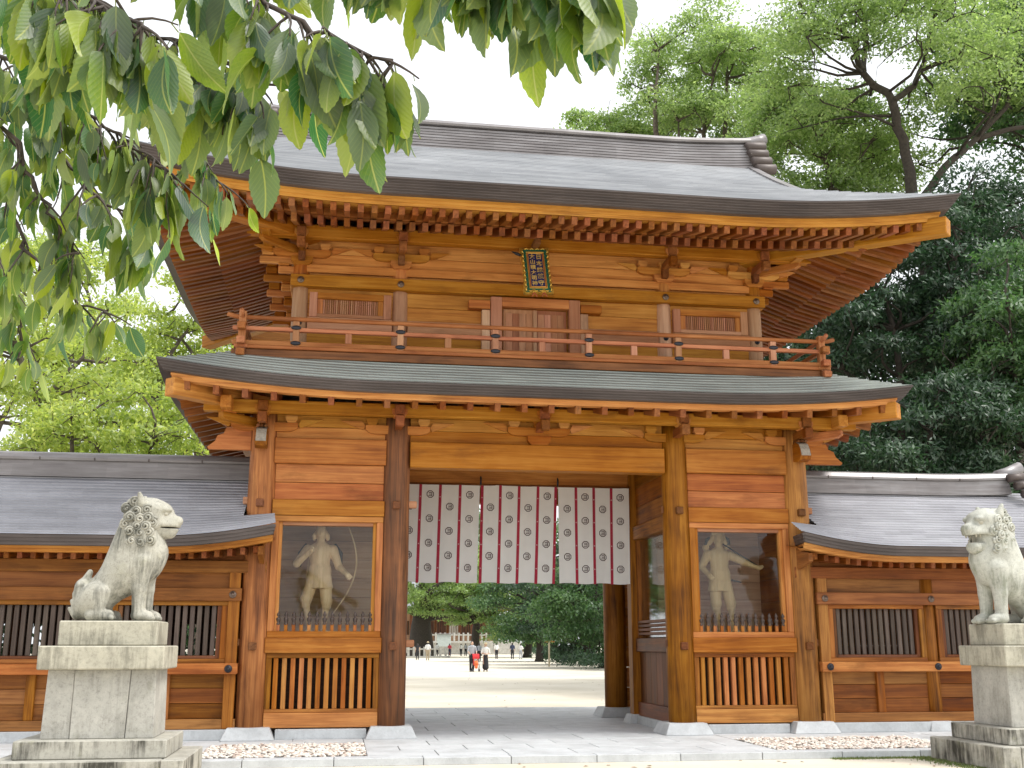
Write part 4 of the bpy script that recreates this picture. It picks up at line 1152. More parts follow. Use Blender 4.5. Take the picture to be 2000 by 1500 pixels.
# ================================================================== LION-DOGS AND PEDESTALS
def pedestal(s, label):
    t = thing('stone_pedestal', label, 'pedestal', (s * 6.17, -4.45, 0), 'pedestals of the lion-dogs')
    def bx(name, a, b, y0, y1, z0, z1, mat, bev=.012):
        xa, xb = sorted((s * a, s * b)); return box(name, t, xa, xb, y0, y1, z0, z1, mat, bev)
    # lowest course of three stones, then the step, the shaft, the coping and the plinth
    bx('base_stone', 5.10, 5.36, -5.33, -3.52, 0, .30, M_step()); bx('base_stone', 5.366, 7.26, -5.33, -4.45, 0, .299, M_step()); bx('base_stone', 5.366, 7.26, -4.444, -3.52, 0, .3, M_step())
    bx('step_stone', 5.33, 7.04, -5.13, -3.72, .302, .51, M_step())
    def block(x0, x1, z0, z1, tp0, tp1, yf=-4.93, yb=-4.02):
        """shaft stone; the shaft narrows slightly upwards"""
        xa, xb = sorted((s * x0, s * x1)); xc, xd = sorted((s * tp0, s * tp1)); i = .015
        V = [(xa, yf, z0), (xb, yf, z0), (xb, yb, z0), (xa, yb, z0), (xc, yf + i, z1), (xd, yf + i, z1), (xd, yb - i, z1), (xc, yb - i, z1)]
        me = mesh('shaft', [(a - s * 6.17, b + 4.45, c) for a, b, c in V], [(3, 2, 1, 0), (4, 5, 6, 7), (0, 1, 5, 4), (1, 2, 6, 5), (2, 3, 7, 6), (3, 0, 4, 7)], M_oldstone())
        bm = bmesh.new(); bm.from_mesh(me); bmesh.ops.bevel(bm, geom=list(bm.edges), offset=.007, segments=1, affect='EDGES'); bm.to_mesh(me); bm.free()
        obj('shaft_stone', me, t, (s * 6.17, -4.45, 0))
    if s < 0:
        block(5.52, 5.845, .512, 1.298, 5.54, 5.825); block(5.852, 6.47, .512, 1.298, 5.832, 6.47); block(6.474, 6.80, .512, 1.298, 6.474, 6.78, -4.915)
    else:
        block(5.52, 6.80, .512, 1.298, 5.54, 6.78)
    bx('coping_stone', 5.44, 6.88, -5.06, -3.92, 1.30, 1.575, M_slab(), .014)
    bx('plinth_stone', 5.57, 6.71, -4.88, -4.02, 1.577, 1.87, M_slab(), .014)
    return t
pedestal(-1, 'tall stone pedestal under the closed-mouthed lion-dog, left foreground')
pedestal(1, 'tall stone pedestal under the open-mouthed lion-dog, right foreground')

def lion(s, label, open_mouth, turn, mat):
    """seated guardian; local +x is forward, mirrored by s."""
    base = Vector((-6.10 if s < 0 else 6.0, -4.45, 1.872)); big = 1.0 if s < 0 else 1.05
    t = thing('lion_dog_statue', label, 'statue', base, 'stone lion-dogs flanking the approach')
    P = []
    P += [rc((-.30, 0, .28), (.10, 0, .66), .215, .235, .08, .95), rc((.08, 0, .66), (.19, 0, .98), .255, .245, .08, .95), rc((-.16, 0, .45), (.08, 0, 1.18), .165, .17, .06, 1.25), el((.02, 0, .52), (.20, .22, .22), .06)]   # trunk
    P += [rc((.19, 0, .98), (.23, 0, 1.22), .235, .225, .08, .95)]                                                          # neck
    P += [el((.33, 0, .84), (.20, .205, .24), .07), el((.30, 0, .70), (.17, .20, .20), .06)]                               # chest
    P += [el((-.34, 0, .22), (.22, .27, .22), .06)]                                                                        # rump
    for y in (-1, 1):
        P += [el((-.28, y * .19, .28), (.17, .115, .19), .035), rc((-.20, y * .21, .34), (-.22, y * .22, .10), .095, .07, .03)]
        P += [rc((-.30, y * .21, .065), (-.10, y * .215, .06), .075, .075, .03), ]
        for q in (-.045, 0, .045): P += [rc((-.12, y * .215 + q, .05), (-.045, y * .215 + q * 1.2, .035), .034, .030, .012)]
        fx = .235 if y < 0 else .275
        P += [rc((.26, y * .135, .72), (fx, y * .14, .40), .135, .095, .05), rc((fx, y * .14, .40), (fx + .01, y * .14, .10), .092, .082, .03), el((fx + .06, y * .14, .06), (.14, .10, .075), .03)]
        for q in (-.055, 0, .055): P += [rc((fx + .10, y * .14 + q, .05), (fx + .175, y * .14 + q * 1.15, .035), .036, .032, .012)]
        P += [rc((fx - .05, y * .14, .60), (fx - .06, y * .14, .40), .05, .035, .03)]
    # tail: upright flame-shaped brush against the back
    P += [rc((-.50, 0, .10), (-.47, 0, .42), .085, .095, .03, 1.7), rc((-.47, 0, .42), (-.40, 0, .60), .075, .035, .03, 1.2)]
    for k, z in enumerate((.12, .21, .30, .38)):
        for y in (-1, 0, 1): P += [rc((-.52, y * .10, z - .05), (-.585 + .02 * k, y * .11, z + .03), .038, .022, .012)]
    body = sdf_mesh(P, .0115, (-.70, -.40, -.012), (.62, .40, 1.45), mat, 'lion_body')
    V = np.empty(len(body.vertices) * 3); body.vertices.foreach_get('co', V); V = V.reshape(-1, 3); V[:, 2] = np.maximum(V[:, 2], 0)
    V[:, 0] *= s * -1; body.vertices.foreach_set('co', V.ravel())
    if s > 0: body.flip_normals()
    body.update(); obj('body', body, t, base, (0, 0, 0), (big,) * 3)
    # head
    H = []
    H += [el((.0, 0, .05), (.215, .19, .205), .05), el((.10, 0, .12), (.16, .165, .10), .05), rc((.10, 0, -.015), (.255, 0, -.03), .145, .105, .04, 1.1), rc((.06, 0, .10), (.20, 0, .06), .13, .085, .04, 1.0)]
    H += [el((.325, 0, .005), (.055, .075, .052), .02), el((.335, .045, -.012), (.03, .03, .028), .012), el((.335, -.045, -.012), (.03, .03, .028), .012)]
    jaw = -.165 if open_mouth else -.095
    H += [rc((.04, 0, jaw - .02), (.245, 0, jaw - (.045 if open_mouth else .02)), .115, .075, .03, 1.2)]
    for y in (-1, 1):
        H += [el((.185, y * .085, .115), (.085, .058, .040), .012), rc((.16, y * .10, -.04), (.27, y * .085, -.045), .045, .030, .02)]
        H += [rc((-.04, y * .15, .17), (-.07, y * .175, .275), .055, .022, .02)]
        H += [rc((.02, y * .165, -.03), (.10, y * .15, -.07), .05, .035, .03)]
        H += [rc((.09, y * .11, .155), (.19, y * .05, .135), .030, .022, .012)]
    # mane mass
    for k in range(9):
        a = rad(-20 + k * 30); H += [el((-.12 - .02 * math.cos(a * 2), .15 * math.sin(a), .02 + .17 * math.cos(a)), (.085, .075, .075), .03)]
    for k in range(7):
        a = -1.3 + k * .43; H += [rc((-.02 + .06 * math.cos(a * 1.0), .175 * math.sin(a), -.12), (-.01 + .10 * math.cos(a), .20 * math.sin(a), -.27), .055, .022, .02)]
    H += [rc((.10, 0, -.14), (.13, 0, -.30), .07, .03, .03), rc((.06, .07, -.15), (.12, .09, -.33), .05, .018, .02), rc((.06, -.07, -.15), (.12, -.09, -.33), .05, .018, .02)]
    H += [rc((-.12, 0, .10), (-.22, 0, -.16), .13, .06, .04), rc((-.12, .10, .05), (-.20, .13, -.22), .08, .025, .03), rc((-.12, -.10, .05), (-.20, -.13, -.22), .08, .025, .03)]
    if open_mouth: H += [cut((.20, 0, -.112), (.19, .26, .050))]
    else: H += [cut((.25, 0, -.075), (.13, .25, .0085))]
    head = sdf_mesh(H, .010, (-.36, -.30, -.40), (.44, .30, .34), mat, 'lion_head')
    V = np.empty(len(head.vertices) * 3); head.vertices.foreach_get('co', V); V = V.reshape(-1, 3)
    V[:, 0] *= s * -1; head.vertices.foreach_set('co', V.ravel())
    if s > 0: head.flip_normals()
    head.update()
    hp = base + Vector((-s * .24, 0, 1.25)) * big; hr = (0, 0, turn)
    ho = obj('head', head, t, hp, hr, (1.17 * big,) * 3)
    # mane curls: spiral ropes, each one its own piece
    pts = []; rr = []
    for k in range(26):
        a = k * .5; r = .046 - .0016 * k; pts.append((r * math.cos(a), -.004 - .0006 * k, r * math.sin(a))); rr.append(.0115 if k < 24 else .008)
    curl = tube(pts, rr, 6, mat, 'curl')
    spots = [(-.12, .19, .13), (-.15, .02, .19), (-.14, -.13, .19), (-.02, -.24, .19), (.08, -.22, .17), (-.11, -.23, .18), (-.19, -.05, .15), (-.20, .12, .12), (.02, .10, .175), (-.045, .0, .185), (.035, .02, .185), (-.07, -.075, .185), (.02, -.075, .195), (-.09, .09, .175), (.06, -.13, .175), (-.03, -.15, .19), (-.05, .165, .15), (.09, -.03, .165)]
    for i, (x, z, y) in enumerate(spots):
        for sy in (-1, 1):
            o = D.objects.new('mane_curl', curl); COL.objects.link(o); o.parent = ho; WPOS[o.name] = hp
            o.location = (-s * x, sy * y, z); o.rotation_euler = (0, rad(40 * i), 0 if sy < 0 else math.pi); o.scale = (1.25, 1.5, 1.25)
    em = plain('stone_eye', (.40, .38, .31), .6)
    for sy in (-1, 1):
        o = obj('eye', lathe(((.003, -.030), (.018, -.024), (.028, -.010), (.030, 0), (.028, .010), (.018, .024), (.003, .030)), 12, em, 'eye'), ho, (0, 0, 0)); o.location = (-s * .205, sy * .098, .072)
        if open_mouth:
            for q in range(3):
                f = obj('fang', lathe(((.014, 0), (.010, -.03), (.003, -.05)), 8, em, 'fang'), ho, (0, 0, 0)); f.location = (-s * (.27 - .06 * q), sy * .075, -.052)
    return t
lion(-1, 'seated stone lion-dog with closed mouth, in profile on the left pedestal', False, rad(0), M_lion())
lion(1, 'seated pale stone lion-dog with open mouth on the right pedestal', True, rad(16), M_lion2())

# ================================================================== WOODEN GUARDIAN FIGURES IN THE NICHES
def guardian(x, label, kind):
    z0 = 1.745; Y = .85
    t = thing('guardian_statue', label, 'statue', (x, Y, z0), 'wooden guardians behind glass')
    mt = wood('carved', 'z'); B = []
    k = .03
    if kind == 0:
        legs = [((-.10, 0, .98), (-.22, -.06, .58), (-.14, .0, .12)), ((.10, 0, .98), (.14, -.02, .56), (.10, .02, .12))]
    else:
        legs = [((-.10, 0, .98), (-.10, -.02, .56), (-.02, .02, .12)), ((.10, 0, .98), (.17, -.05, .56), (.22, .0, .12))]
    for hip, kn, an in legs:
        B += [rc(hip, kn, .115, .098, .02), rc((kn[0], kn[1], kn[2] - .04), an, .066, .046, .012), el((kn[0], kn[1] - .01, kn[2] + .03), (.10, .10, .09), .02)]
        B += [rc((an[0], an[1] + .02, .05), (an[0] + (.05 if an[0] > 0 else -.03), an[1] - .15, .04), .058, .05, .03), rc((kn[0], kn[1], kn[2] - .07), (kn[0], kn[1], kn[2] - .06), .082, .082, .006)]
    B += [rc((0, 0, .98), (0, 0, 1.12), .18, .165, .02, .70), ('fr', np.array([0, 0, .80]), .235, .18, .30, .68), rc((0, 0, 1.10), (0, 0, 1.44), .165, .185, .04, .66), rc((-.13, 0, 1.47), (.13, 0, 1.47), .085, .085, .04)]
    B += [rc((0, 0, 1.08), (0, 0, 1.10), .205, .205, .01, .72)]
    B += [rc((0, 0, 1.50), (0, -.01, 1.66), .075, .068, .03), el((0, -.015, 1.77), (.095, .115, .135), .03), el((0, -.12, 1.755), (.02, .025, .03), .015), el((0, -.10, 1.70), (.04, .03, .012), .01)]
    for y in (-1, 1): B += [el((y * .10, .0, 1.765), (.018, .025, .04), .01), el((y * .038, -.105, 1.79), (.02, .012, .010), .006)]
    if kind == 0:
        arms = [((-.22, 0, 1.48), (-.40, -.10, 1.22), (-.17, -.28, 1.42)), ((.22, 0, 1.48), (.33, .02, 1.18), (.47, -.20, 1.04))]
        B += [el((0, .0, 1.88), (.075, .08, .06), .02)]
        for y in (-1, 1): B += [el((y * .12, .02, 1.70), (.04, .05, .07), .02)]
    else:
        arms = [((-.22, 0, 1.48), (-.33, .05, 1.25), (-.26, -.12, 1.10)), ((.22, 0, 1.46), (.44, -.10, 1.34), (.62, -.26, 1.24))]
        B += [rc((-.10, .02, 1.80), (-.25, .02, 1.60), .05, .06, .02), rc((.10, .02, 1.80), (.17, .02, 1.62), .05, .05, .02), el((0, .02, 1.87), (.13, .13, .05), .02)]
    for sh, e, h in arms:
        B += [rc(sh, e, .085, .068, .02), rc(e, h, .066, .042, .015)]
        d = Vector(h) - Vector(e); d.normalize(); hc = Vector(h) + d * .05
        B += [el(tuple(hc), (.050, .048, .050), .02)]
        sd2 = d.orthogonal().normalized(); up = d.cross(sd2)
        for q in range(4):
            o0 = hc + sd2 * (q - 1.5) * .024 + d * .03; o1 = o0 + d * .045 + up * .03; o2 = o1 - d * .03 + up * .035
            B += [rc(tuple(o0), tuple(o1), .013, .012, .006), rc(tuple(o1), tuple(o2), .012, .010, .006)]
        B += [rc(tuple(hc + sd2 * .04), tuple(hc + sd2 * .055 + d * .04 + up * .04), .014, .011, .006)]
    obj('figure', sdf_mesh(B, .014, (-.62, -.46, -.01), (.80, .36, 2.0), mt, 'guardian'), t, (x, Y, z0))
    obj('foot_board', prism(((-.42, 0), (.42, 0), (.42, .05), (-.42, .05)), -.25, .2, 'xz', mt), t, (x, Y, z0 - .005))
    dk = plain('lacquer_dark', (.05, .035, .03), .5)
    if kind == 0:
        bow = [(.30 + .36 * math.sin(u), -.24, 1.06 + 1.15 * math.cos(u) * (1 if u < 1.57 else 1)) for u in [k2 * math.pi / 16 for k2 in range(17)]]
        bow = [(.22 + .30 * math.sin(k2 * math.pi / 16) + .22 * (1 - k2 / 16.), -.24, 1.95 - 1.65 * k2 / 16) for k2 in range(17)]
        obj('bow', tube(bow, [.008 + .008 * math.sin(k2 * math.pi / 16) for k2 in range(17)], 6, mt), t, (x, Y, z0))
        obj('bow_string', tube([(-.17, -.33, 1.42), (-.24, -.28, .80)], [.006, .006], 5, mt), t, (x, Y, z0))
        for y in (-1, 1):
            obj('shoulder_guard', tube([(y * .22, .06, 1.56), (y * .33, .06, 1.40), (y * .36, .05, 1.18)], [.06, .07, .03], 8, dk), t, (x, Y, z0))
    else:
        obj('spear_shaft', tube([(.05, .02, 1.70), (.66, -.30, 1.24)], [.012, .012], 6, dk), t, (x, Y, z0))
        obj('sword_hilt', tube([(.18, -.12, 1.0), (.36, -.14, .96)], [.02, .012], 6, dk), t, (x, Y, z0))
        obj('hair_loop', tube([(-.12, .02, 1.80), (-.22, .0, 1.74), (-.25, .0, 1.66), (-.17, .0, 1.63)], [.03, .035, .035, .03], 8, dk), t, (x, Y, z0))
        obj('hair_loop', tube([(.12, .02, 1.80), (.19, .0, 1.76), (.20, .0, 1.68), (.14, .0, 1.64)], [.03, .035, .035, .03], 8, dk), t, (x, Y, z0))
guardian(-3.77, 'pale wooden guardian figure holding a bow behind the left glass', 0)
guardian(3.58, 'pale wooden guardian figure with outstretched arm behind the right glass', 1)
# ================================================================== TREES
def leaf_mat(key, cols, trans=.35, rough=.5, nscale=.35):
    if key in _mats: return _mats[key]
    m, t, p, o = new_mat(key); t.nodes.remove(p)
    g = nd(t, 'ShaderNodeNewGeometry')
    n = nd(t, 'ShaderNodeTexNoise', {'Vector': (g, 'Position'), 'Scale': nscale, 'Detail': 3.0, 'Roughness': .6})
    k = nd(t, 'ShaderNodeMath', {0: (g, 'Random Per Island'), 1: .45}, operation='MULTIPLY')
    k = nd(t, 'ShaderNodeMath', {0: n, 1: .75, 2: k}, operation='MULTIPLY_ADD')
    r = ramp(t, k, [(.30, cols[0]), (.58, cols[1]), (.88, cols[2])])
    d = nd(t, 'ShaderNodeBsdfDiffuse', {'Color': r})
    hs = nd(t, 'ShaderNodeHueSaturation', {'Color': r, 'Hue': .485, 'Saturation': 1.08, 'Value': 1.9})
    tr = nd(t, 'ShaderNodeBsdfTranslucent', {'Color': hs})
    gl = nd(t, 'ShaderNodeBsdfGlossy', {'Color': (1, 1, 1, 1), 'Roughness': rough})
    m1 = nd(t, 'ShaderNodeMixShader', {0: trans, 1: d, 2: tr})
    m2 = nd(t, 'ShaderNodeMixShader', {0: .055, 1: m1, 2: gl})
    t.links.new(m2.outputs[0], o.inputs['Surface']); _mats[key] = m; return m
def M_leaf_light(): return leaf_mat('foliage_camphor', ((.105, .175, .050), (.185, .285, .085), (.29, .39, .14)), .6)
def M_leaf_yellow(): return leaf_mat('foliage_yellowgreen', ((.155, .235, .045), (.265, .355, .075), (.41, .475, .12)), .56)
def M_leaf_dark(): return leaf_mat('foliage_dark', ((.012, .036, .014), (.022, .062, .024), (.042, .10, .034)), .25)
def M_leaf_mid(): return leaf_mat('foliage_mid', ((.026, .075, .022), (.052, .13, .036), (.10, .19, .055)), .38)
def M_bark(): return plain('bark', (.085, .068, .052), .9, 0, .45, 9, .8)
def M_bark_dark(): return plain('bark_dark', (.045, .036, .028), .9, 0, .4, 9, .8)

def leaf_cloud(centres, radii, per, size, rng, droop=.0, flat=.62, shell=.55, asp=.45):
    """many folded leaf blades filling a set of flattened clumps; returns V, F (quads)."""
    C = np.repeat(np.asarray(centres), per, 0); Rr = np.repeat(np.asarray(radii), per)
    n = len(C)
    d = rng.normal(size=(n, 3)); d /= np.linalg.norm(d, axis=1, keepdims=True)
    d[:, 2] = np.where(d[:, 2] < -.25, -d[:, 2] * .6, d[:, 2])
    rad_ = Rr * (shell + (1 - shell) * rng.random(n) ** .7) * rng.uniform(.8, 1.12, n)
    # irregular lobed outline
    ph = np.repeat(rng.uniform(0, 6.28, len(centres)), per)
    rad_ *= 1 + .16 * np.sin(3 * np.arctan2(d[:, 1], d[:, 0]) + ph) + .10 * np.sin(5 * d[:, 2] + ph * 2)
    P = C + d * rad_[:, None] * np.array([1, 1, flat])
    ax = rng.normal(size=(n, 3)) * .8 + d * .5; ax[:, 2] -= .25 + droop; ax /= np.linalg.norm(ax, axis=1, keepdims=True)
    nr = d * .9 + rng.normal(size=(n, 3)) * .55 + np.array([0, 0, .45])
    sd_ = np.cross(ax, nr); sd_ /= np.linalg.norm(sd_, axis=1, keepdims=True) + 1e-9
    L = (size * rng.uniform(.65, 1.3, n))[:, None]
    V = np.stack([P, P + ax * L * .45 + sd_ * L * asp * .5, P + ax * L, P + ax * L * .45 - sd_ * L * asp * .5], 1).reshape(-1, 3)
    F = np.arange(n * 4).reshape(-1, 4)
    return V, F
def branch_path(a, b, rng, bend=.15, n=6):
    a, b = np.array(a, float), np.array(b, float); L = np.linalg.norm(b - a); pts = []
    off = rng.normal(size=3) * bend * L; off[2] = abs(off[2]) * .4
    off2 = rng.normal(size=3) * bend * .5 * L
    for i in range(n + 1):
        t = i / n; w1 = math.sin(math.pi * t); w2 = math.sin(2 * math.pi * t); pts.append(a + (b - a) * t + off * w1 + off2 * w2 * .5)
    return pts
def tree(name, label, base, fork_z, crown, radii, nclump, clump_r, per, leaf, mat, seed, group=None, trunk_r=.3, bark=None, limbs=None, twig=True, flat=.62, nl=7, shell=.5, lower=-.6, droop=0., asp=.45):
    """base (x,y); crown centre (x,y,z) and radii; limbs: optional hand-laid limb polylines."""
    rng = np.random.default_rng(seed); bark = bark or M_bark()
    t = thing(name, label, 'tree', (base[0], base[1], 0), group)
    c = np.array(crown, float); r = np.array(radii, float)
    # clump centres on and inside the crown ellipsoid
    cs = []; tries = 0; mind = clump_r * .72
    while len(cs) < nclump and tries < 6000:
        tries += 1
        d = rng.normal(size=3); d /= np.linalg.norm(d)
        if d[2] < lower: continue
        p = c + d * r * (.35 + .60 * rng.random() ** .5)
        if all(np.linalg.norm((p - q) / np.array([1, 1, .7])) > mind for q in cs): cs.append(p)
        elif tries % 400 == 0: mind *= .9
    cs = np.array(cs); rs = clump_r * rng.uniform(.7, 1.2, len(cs))
    V, F = leaf_cloud(cs, rs, per, leaf, rng, droop, flat, shell, asp)
    o0 = np.array([base[0], base[1], 0])
    obj('crown', fast_mesh('crown', V - o0, F, mat), t, tuple(o0))
    parts = []
    fork = np.array([base[0] + rng.uniform(-.2, .2), base[1], fork_z])
    tp = branch_path((base[0], base[1], -.1), fork, rng, .03, 8)
    parts.append(tube_arrays([p - o0 for p in tp], [trunk_r * (1.25 - .45 * i / 8) if i else trunk_r * 1.6 for i in range(9)], 12))
    # big limbs to spread-out clumps, then twigs from limb ends to the other clumps
    ends = []
    if limbs:
        for pts, r0, r1 in limbs:
            nP = len(pts); dense = []
            for i in range(nP - 1):
                a, b = np.array(pts[i], float), np.array(pts[i + 1], float)
                for k in range(4): dense.append(a + (b - a) * k / 4 + rng.normal(size=3) * .05)
            dense.append(np.array(pts[-1], float))
            parts.append(tube_arrays([p - o0 for p in dense], [r0 + (r1 - r0) * i / (len(dense) - 1) for i in range(len(dense))], 9))
            ends += dense[4:]
    else:
        sel = [0]
        while len(sel) < min(nl, len(cs)):
            dd = np.min([np.linalg.norm(cs - cs[i], axis=1) for i in sel], 0); sel.append(int(np.argmax(dd)))
        for i in sel:
            pts = branch_path(fork, cs[i], rng, .12, 8)
            parts.append(tube_arrays([p - o0 for p in pts], [trunk_r * .62 * (1 - .85 * k / 8) for k in range(9)], 8)); ends += pts[2:]
    E_ = np.array(ends)
    if twig:
        for q in cs:
            a = E_[np.argmin(np.linalg.norm(E_ - q, axis=1) + (E_[:, 2] > q[2]) * 1.5)]
            pts = branch_path(a, q, rng, .12, 4); parts.append(tube_arrays([p - o0 for p in pts], [.05 * trunk_r / .3 * (1.3 - k * .25) for k in range(5)], 5))
            for _ in range(3):
                e = q + rng.normal(size=3) * clump_r * .5; pts = branch_path(q, e, rng, .15, 3)
                parts.append(tube_arrays([p - o0 for p in pts], [.022 * trunk_r / .3 * (1.2 - k * .3) for k in range(4)], 4))
    obj('trunk', multi(parts, bark, 'trunk', True), t, tuple(o0))
    return t

# --- camphor trees behind the gate on the right
YB_ = 16.0
tree('camphor_tree', 'tall light green camphor tree with forking dark limbs behind the right roof corner', (17.0, YB_), 15.0, (17.6, YB_, 23.6), (6.6, 4.0, 5.8), 66, 1.5, 820, .17, M_leaf_light(), 21, 'trees behind the gate', .30, M_bark_dark(),
     limbs=[([(17.0, YB_, 15.0), (17.05, YB_, 17.8), (16.75, YB_, 19.4), (16.3, YB_ - .3, 21.3), (15.4, YB_, 22.5), (14.9, YB_, 24.2), (13.0, YB_, 25.2)], .25, .07),
            ([(16.3, YB_ - .3, 21.3), (17.2, YB_ - .4, 21.9), (18.0, YB_, 23.4), (18.7, YB_, 25.8), (19.1, YB_, 28.)], .13, .045),
            ([(17.05, YB_, 17.2), (18.3, YB_ - .2, 18.9), (19.7, YB_, 20.2), (21.1, YB_, 21.6), (22.0, YB_, 24.0)], .17, .06),
            ([(15.4, YB_, 22.5), (15.9, YB_ + .6, 24.5), (15.6, YB_, 27.0)], .12, .04), ([(19.7, YB_, 20.2), (21.5, YB_, 20.8), (23.2, YB_, 20.9)], .12, .05)])
tree('camphor_tree', 'rounded light green camphor tree above the right end of the main ridge', (13.0, 27.0), 19.0, (12.7, 26.0, 26.6), (3.5, 3.2, 4.3), 40, 1.35, 928, .185, M_leaf_light(), 22, 'trees behind the gate', .34, M_bark())
tree('camphor_tree', 'low light green treetop just showing over the main ridge', (9.0, 31.0), 20.0, (9.2, 30.0, 25.4), (2.9, 2.5, 2.0), 22, 1.1, 899, .185, M_leaf_light(), 23, 'trees behind the gate', .3, M_bark())
tree('camphor_tree', 'light green camphor tree filling the gap under the forked limbs', (15.0, 22.0), 14.5, (15.6, 21.5, 20.6), (4.6, 3.0, 4.2), 54, 1.4, 880, .185, M_leaf_light(), 24, 'trees behind the gate', .34, M_bark())
tree('camphor_tree', 'green camphor tree at the upper right edge of the picture', (25.0, 19.0), 15.0, (24.6, 18.5, 23.5), (4.2, 3.2, 5.2), 44, 1.45, 560, .24, M_leaf_mid(), 25, 'trees behind the gate', .36, M_bark_dark())
# --- dark evergreens on the right
tree('evergreen_tree', 'dark evergreen oak close behind the right eaves', (13.6, 12.5), 4.0, (13.9, 12.2, 10.6), (3.2, 2.6, 5.4), 66, 1.15, 620, .20, M_leaf_dark(), 31, 'dark evergreens right of the gate', .3, M_bark_dark(), lower=-1, droop=.25, asp=.34)
tree('evergreen_tree', 'dark evergreen oak rising behind the upper right eave tip', (18.0, 14.0), 6.0, (17.9, 13.8, 13.4), (3.8, 2.6, 4.2), 56, 1.2, 600, .20, M_leaf_dark(), 32, 'dark evergreens right of the gate', .3, M_bark_dark(), lower=-1, droop=.25, asp=.34)
tree('evergreen_tree', 'fresh green broadleaf tree at the right edge above the corridor roof', (16.8, 9.2), 5.0, (16.3, 9.0, 10.0), (2.7, 2.2, 3.2), 46, 1.0, 640, .18, M_leaf_mid(), 33, 'dark evergreens right of the gate', .25, M_bark_dark(), lower=-.8, droop=.2, asp=.38)
tree('evergreen_tree', 'low dark evergreen directly over the right corridor ridge', (12.8, 8.6), 2.6, (12.6, 8.6, 6.6), (4.4, 1.7, 2.3), 52, .95, 600, .18, M_leaf_dark(), 34, 'dark evergreens right of the gate', .25, M_bark_dark(), lower=-1, droop=.25, asp=.34)
tree('evergreen_tree', 'tall dark evergreen backing the right-hand grove', (22.5, 19.5), 6.0, (21.5, 19.0, 12.5), (5.6, 2.6, 7.0), 70, 1.5, 520, .24, M_leaf_dark(), 35, 'dark evergreens right of the gate', .4, M_bark_dark(), lower=-1)
tree('evergreen_tree', 'dark evergreen deep behind the right-hand eaves', (13.2, 20.0), 6.0, (12.6, 19.0, 12.0), (4.2, 2.6, 6.5), 62, 1.4, 520, .24, M_leaf_dark(), 36, 'dark evergreens right of the gate', .4, M_bark_dark(), lower=-1)
# --- sunny yellow-green trees on the left
tree('maple_tree', 'yellow-green tree with a leaning trunk at the far left', (-11.2, 15.2), 6.4, (-12.6, 15.5, 9.4), (3.4, 2.6, 3.2), 34, 1.0, 374, .17, M_leaf_yellow(), 41, 'yellow-green trees left of the gate', .26, M_bark(), shell=.35,
     limbs=[([(-11.2, 15.2, 5.2), (-11.9, 15.0, 7.6), (-12.7, 15.0, 8.9), (-13.6, 15.0, 10.8)], .26, .07), ([(-12.5, 15.0, 8.5), (-11.9, 15.0, 9.6), (-11.4, 15.0, 10.2)], .12, .05), ([(-11.9, 15, 7.6), (-13.2, 15.2, 8.0), (-14.6, 15.2, 8.2)], .10, .04)])
tree('maple_tree', 'bright yellow-green tree beside the left roof corners', (-8.0, 18.5), 7.0, (-8.5, 18.2, 10.8), (2.3, 2.2, 3.6), 30, .95, 374, .17, M_leaf_yellow(), 42, 'yellow-green trees left of the gate', .25, M_bark(), shell=.35)
tree('maple_tree', 'low yellow-green treetops along the left corridor ridge', (-9.6, 13.0), 3.6, (-9.6, 13.0, 6.9), (3.6, 2.0, 1.9), 38, .95, 403, .16, M_leaf_yellow(), 43, 'yellow-green trees left of the gate', .22, M_bark(), shell=.35)
tree('maple_tree', 'pale green tree far back at the left edge', (-16.0, 24.0), 7.0, (-15.6, 24.0, 13.6), (3.9, 2.6, 4.6), 34, 1.15, 345, .2, M_leaf_yellow(), 44, 'yellow-green trees left of the gate', .28, M_bark(), shell=.35)
tree('maple_tree', 'pale green tree standing behind the low left treetops', (-12.5, 21.0), 6.0, (-12.0, 20.5, 10.4), (3.2, 2.2, 3.8), 34, 1.0, 374, .18, M_leaf_yellow(), 46, 'yellow-green trees left of the gate', .24, M_bark(), shell=.35)
# --- clipped hedge glimpsed through the left lattice
def hedge():
    rng = np.random.default_rng(3); t = thing('hedge', 'dark green hedge glimpsed through the left lattice windows', 'hedge', (-10, 7.5, 0))
    cs = np.stack([np.tile(np.linspace(-19, -5.4, 30), 2) + rng.normal(size=60) * .2, 7.5 + rng.normal(size=60) * .5, np.repeat([.9, 2.1], 30) + rng.normal(size=60) * .2], 1)
    V, F = leaf_cloud(cs, rng.uniform(.8, 1.2, 60), 420, .16, rng, 0, 1.0); V[:, 2] = np.maximum(V[:, 2], .02)
    obj('foliage', fast_mesh('hedge', V, F, M_leaf_dark()), t)
    for k in range(12): obj('stem', tube([(0, 0, 0), (.05, 0, .7), (0, .1, 1.6)], [.05, .04, .02], 6, M_bark_dark()), t, (-18 + k * 1.1, 7.5, 0))
hedge()
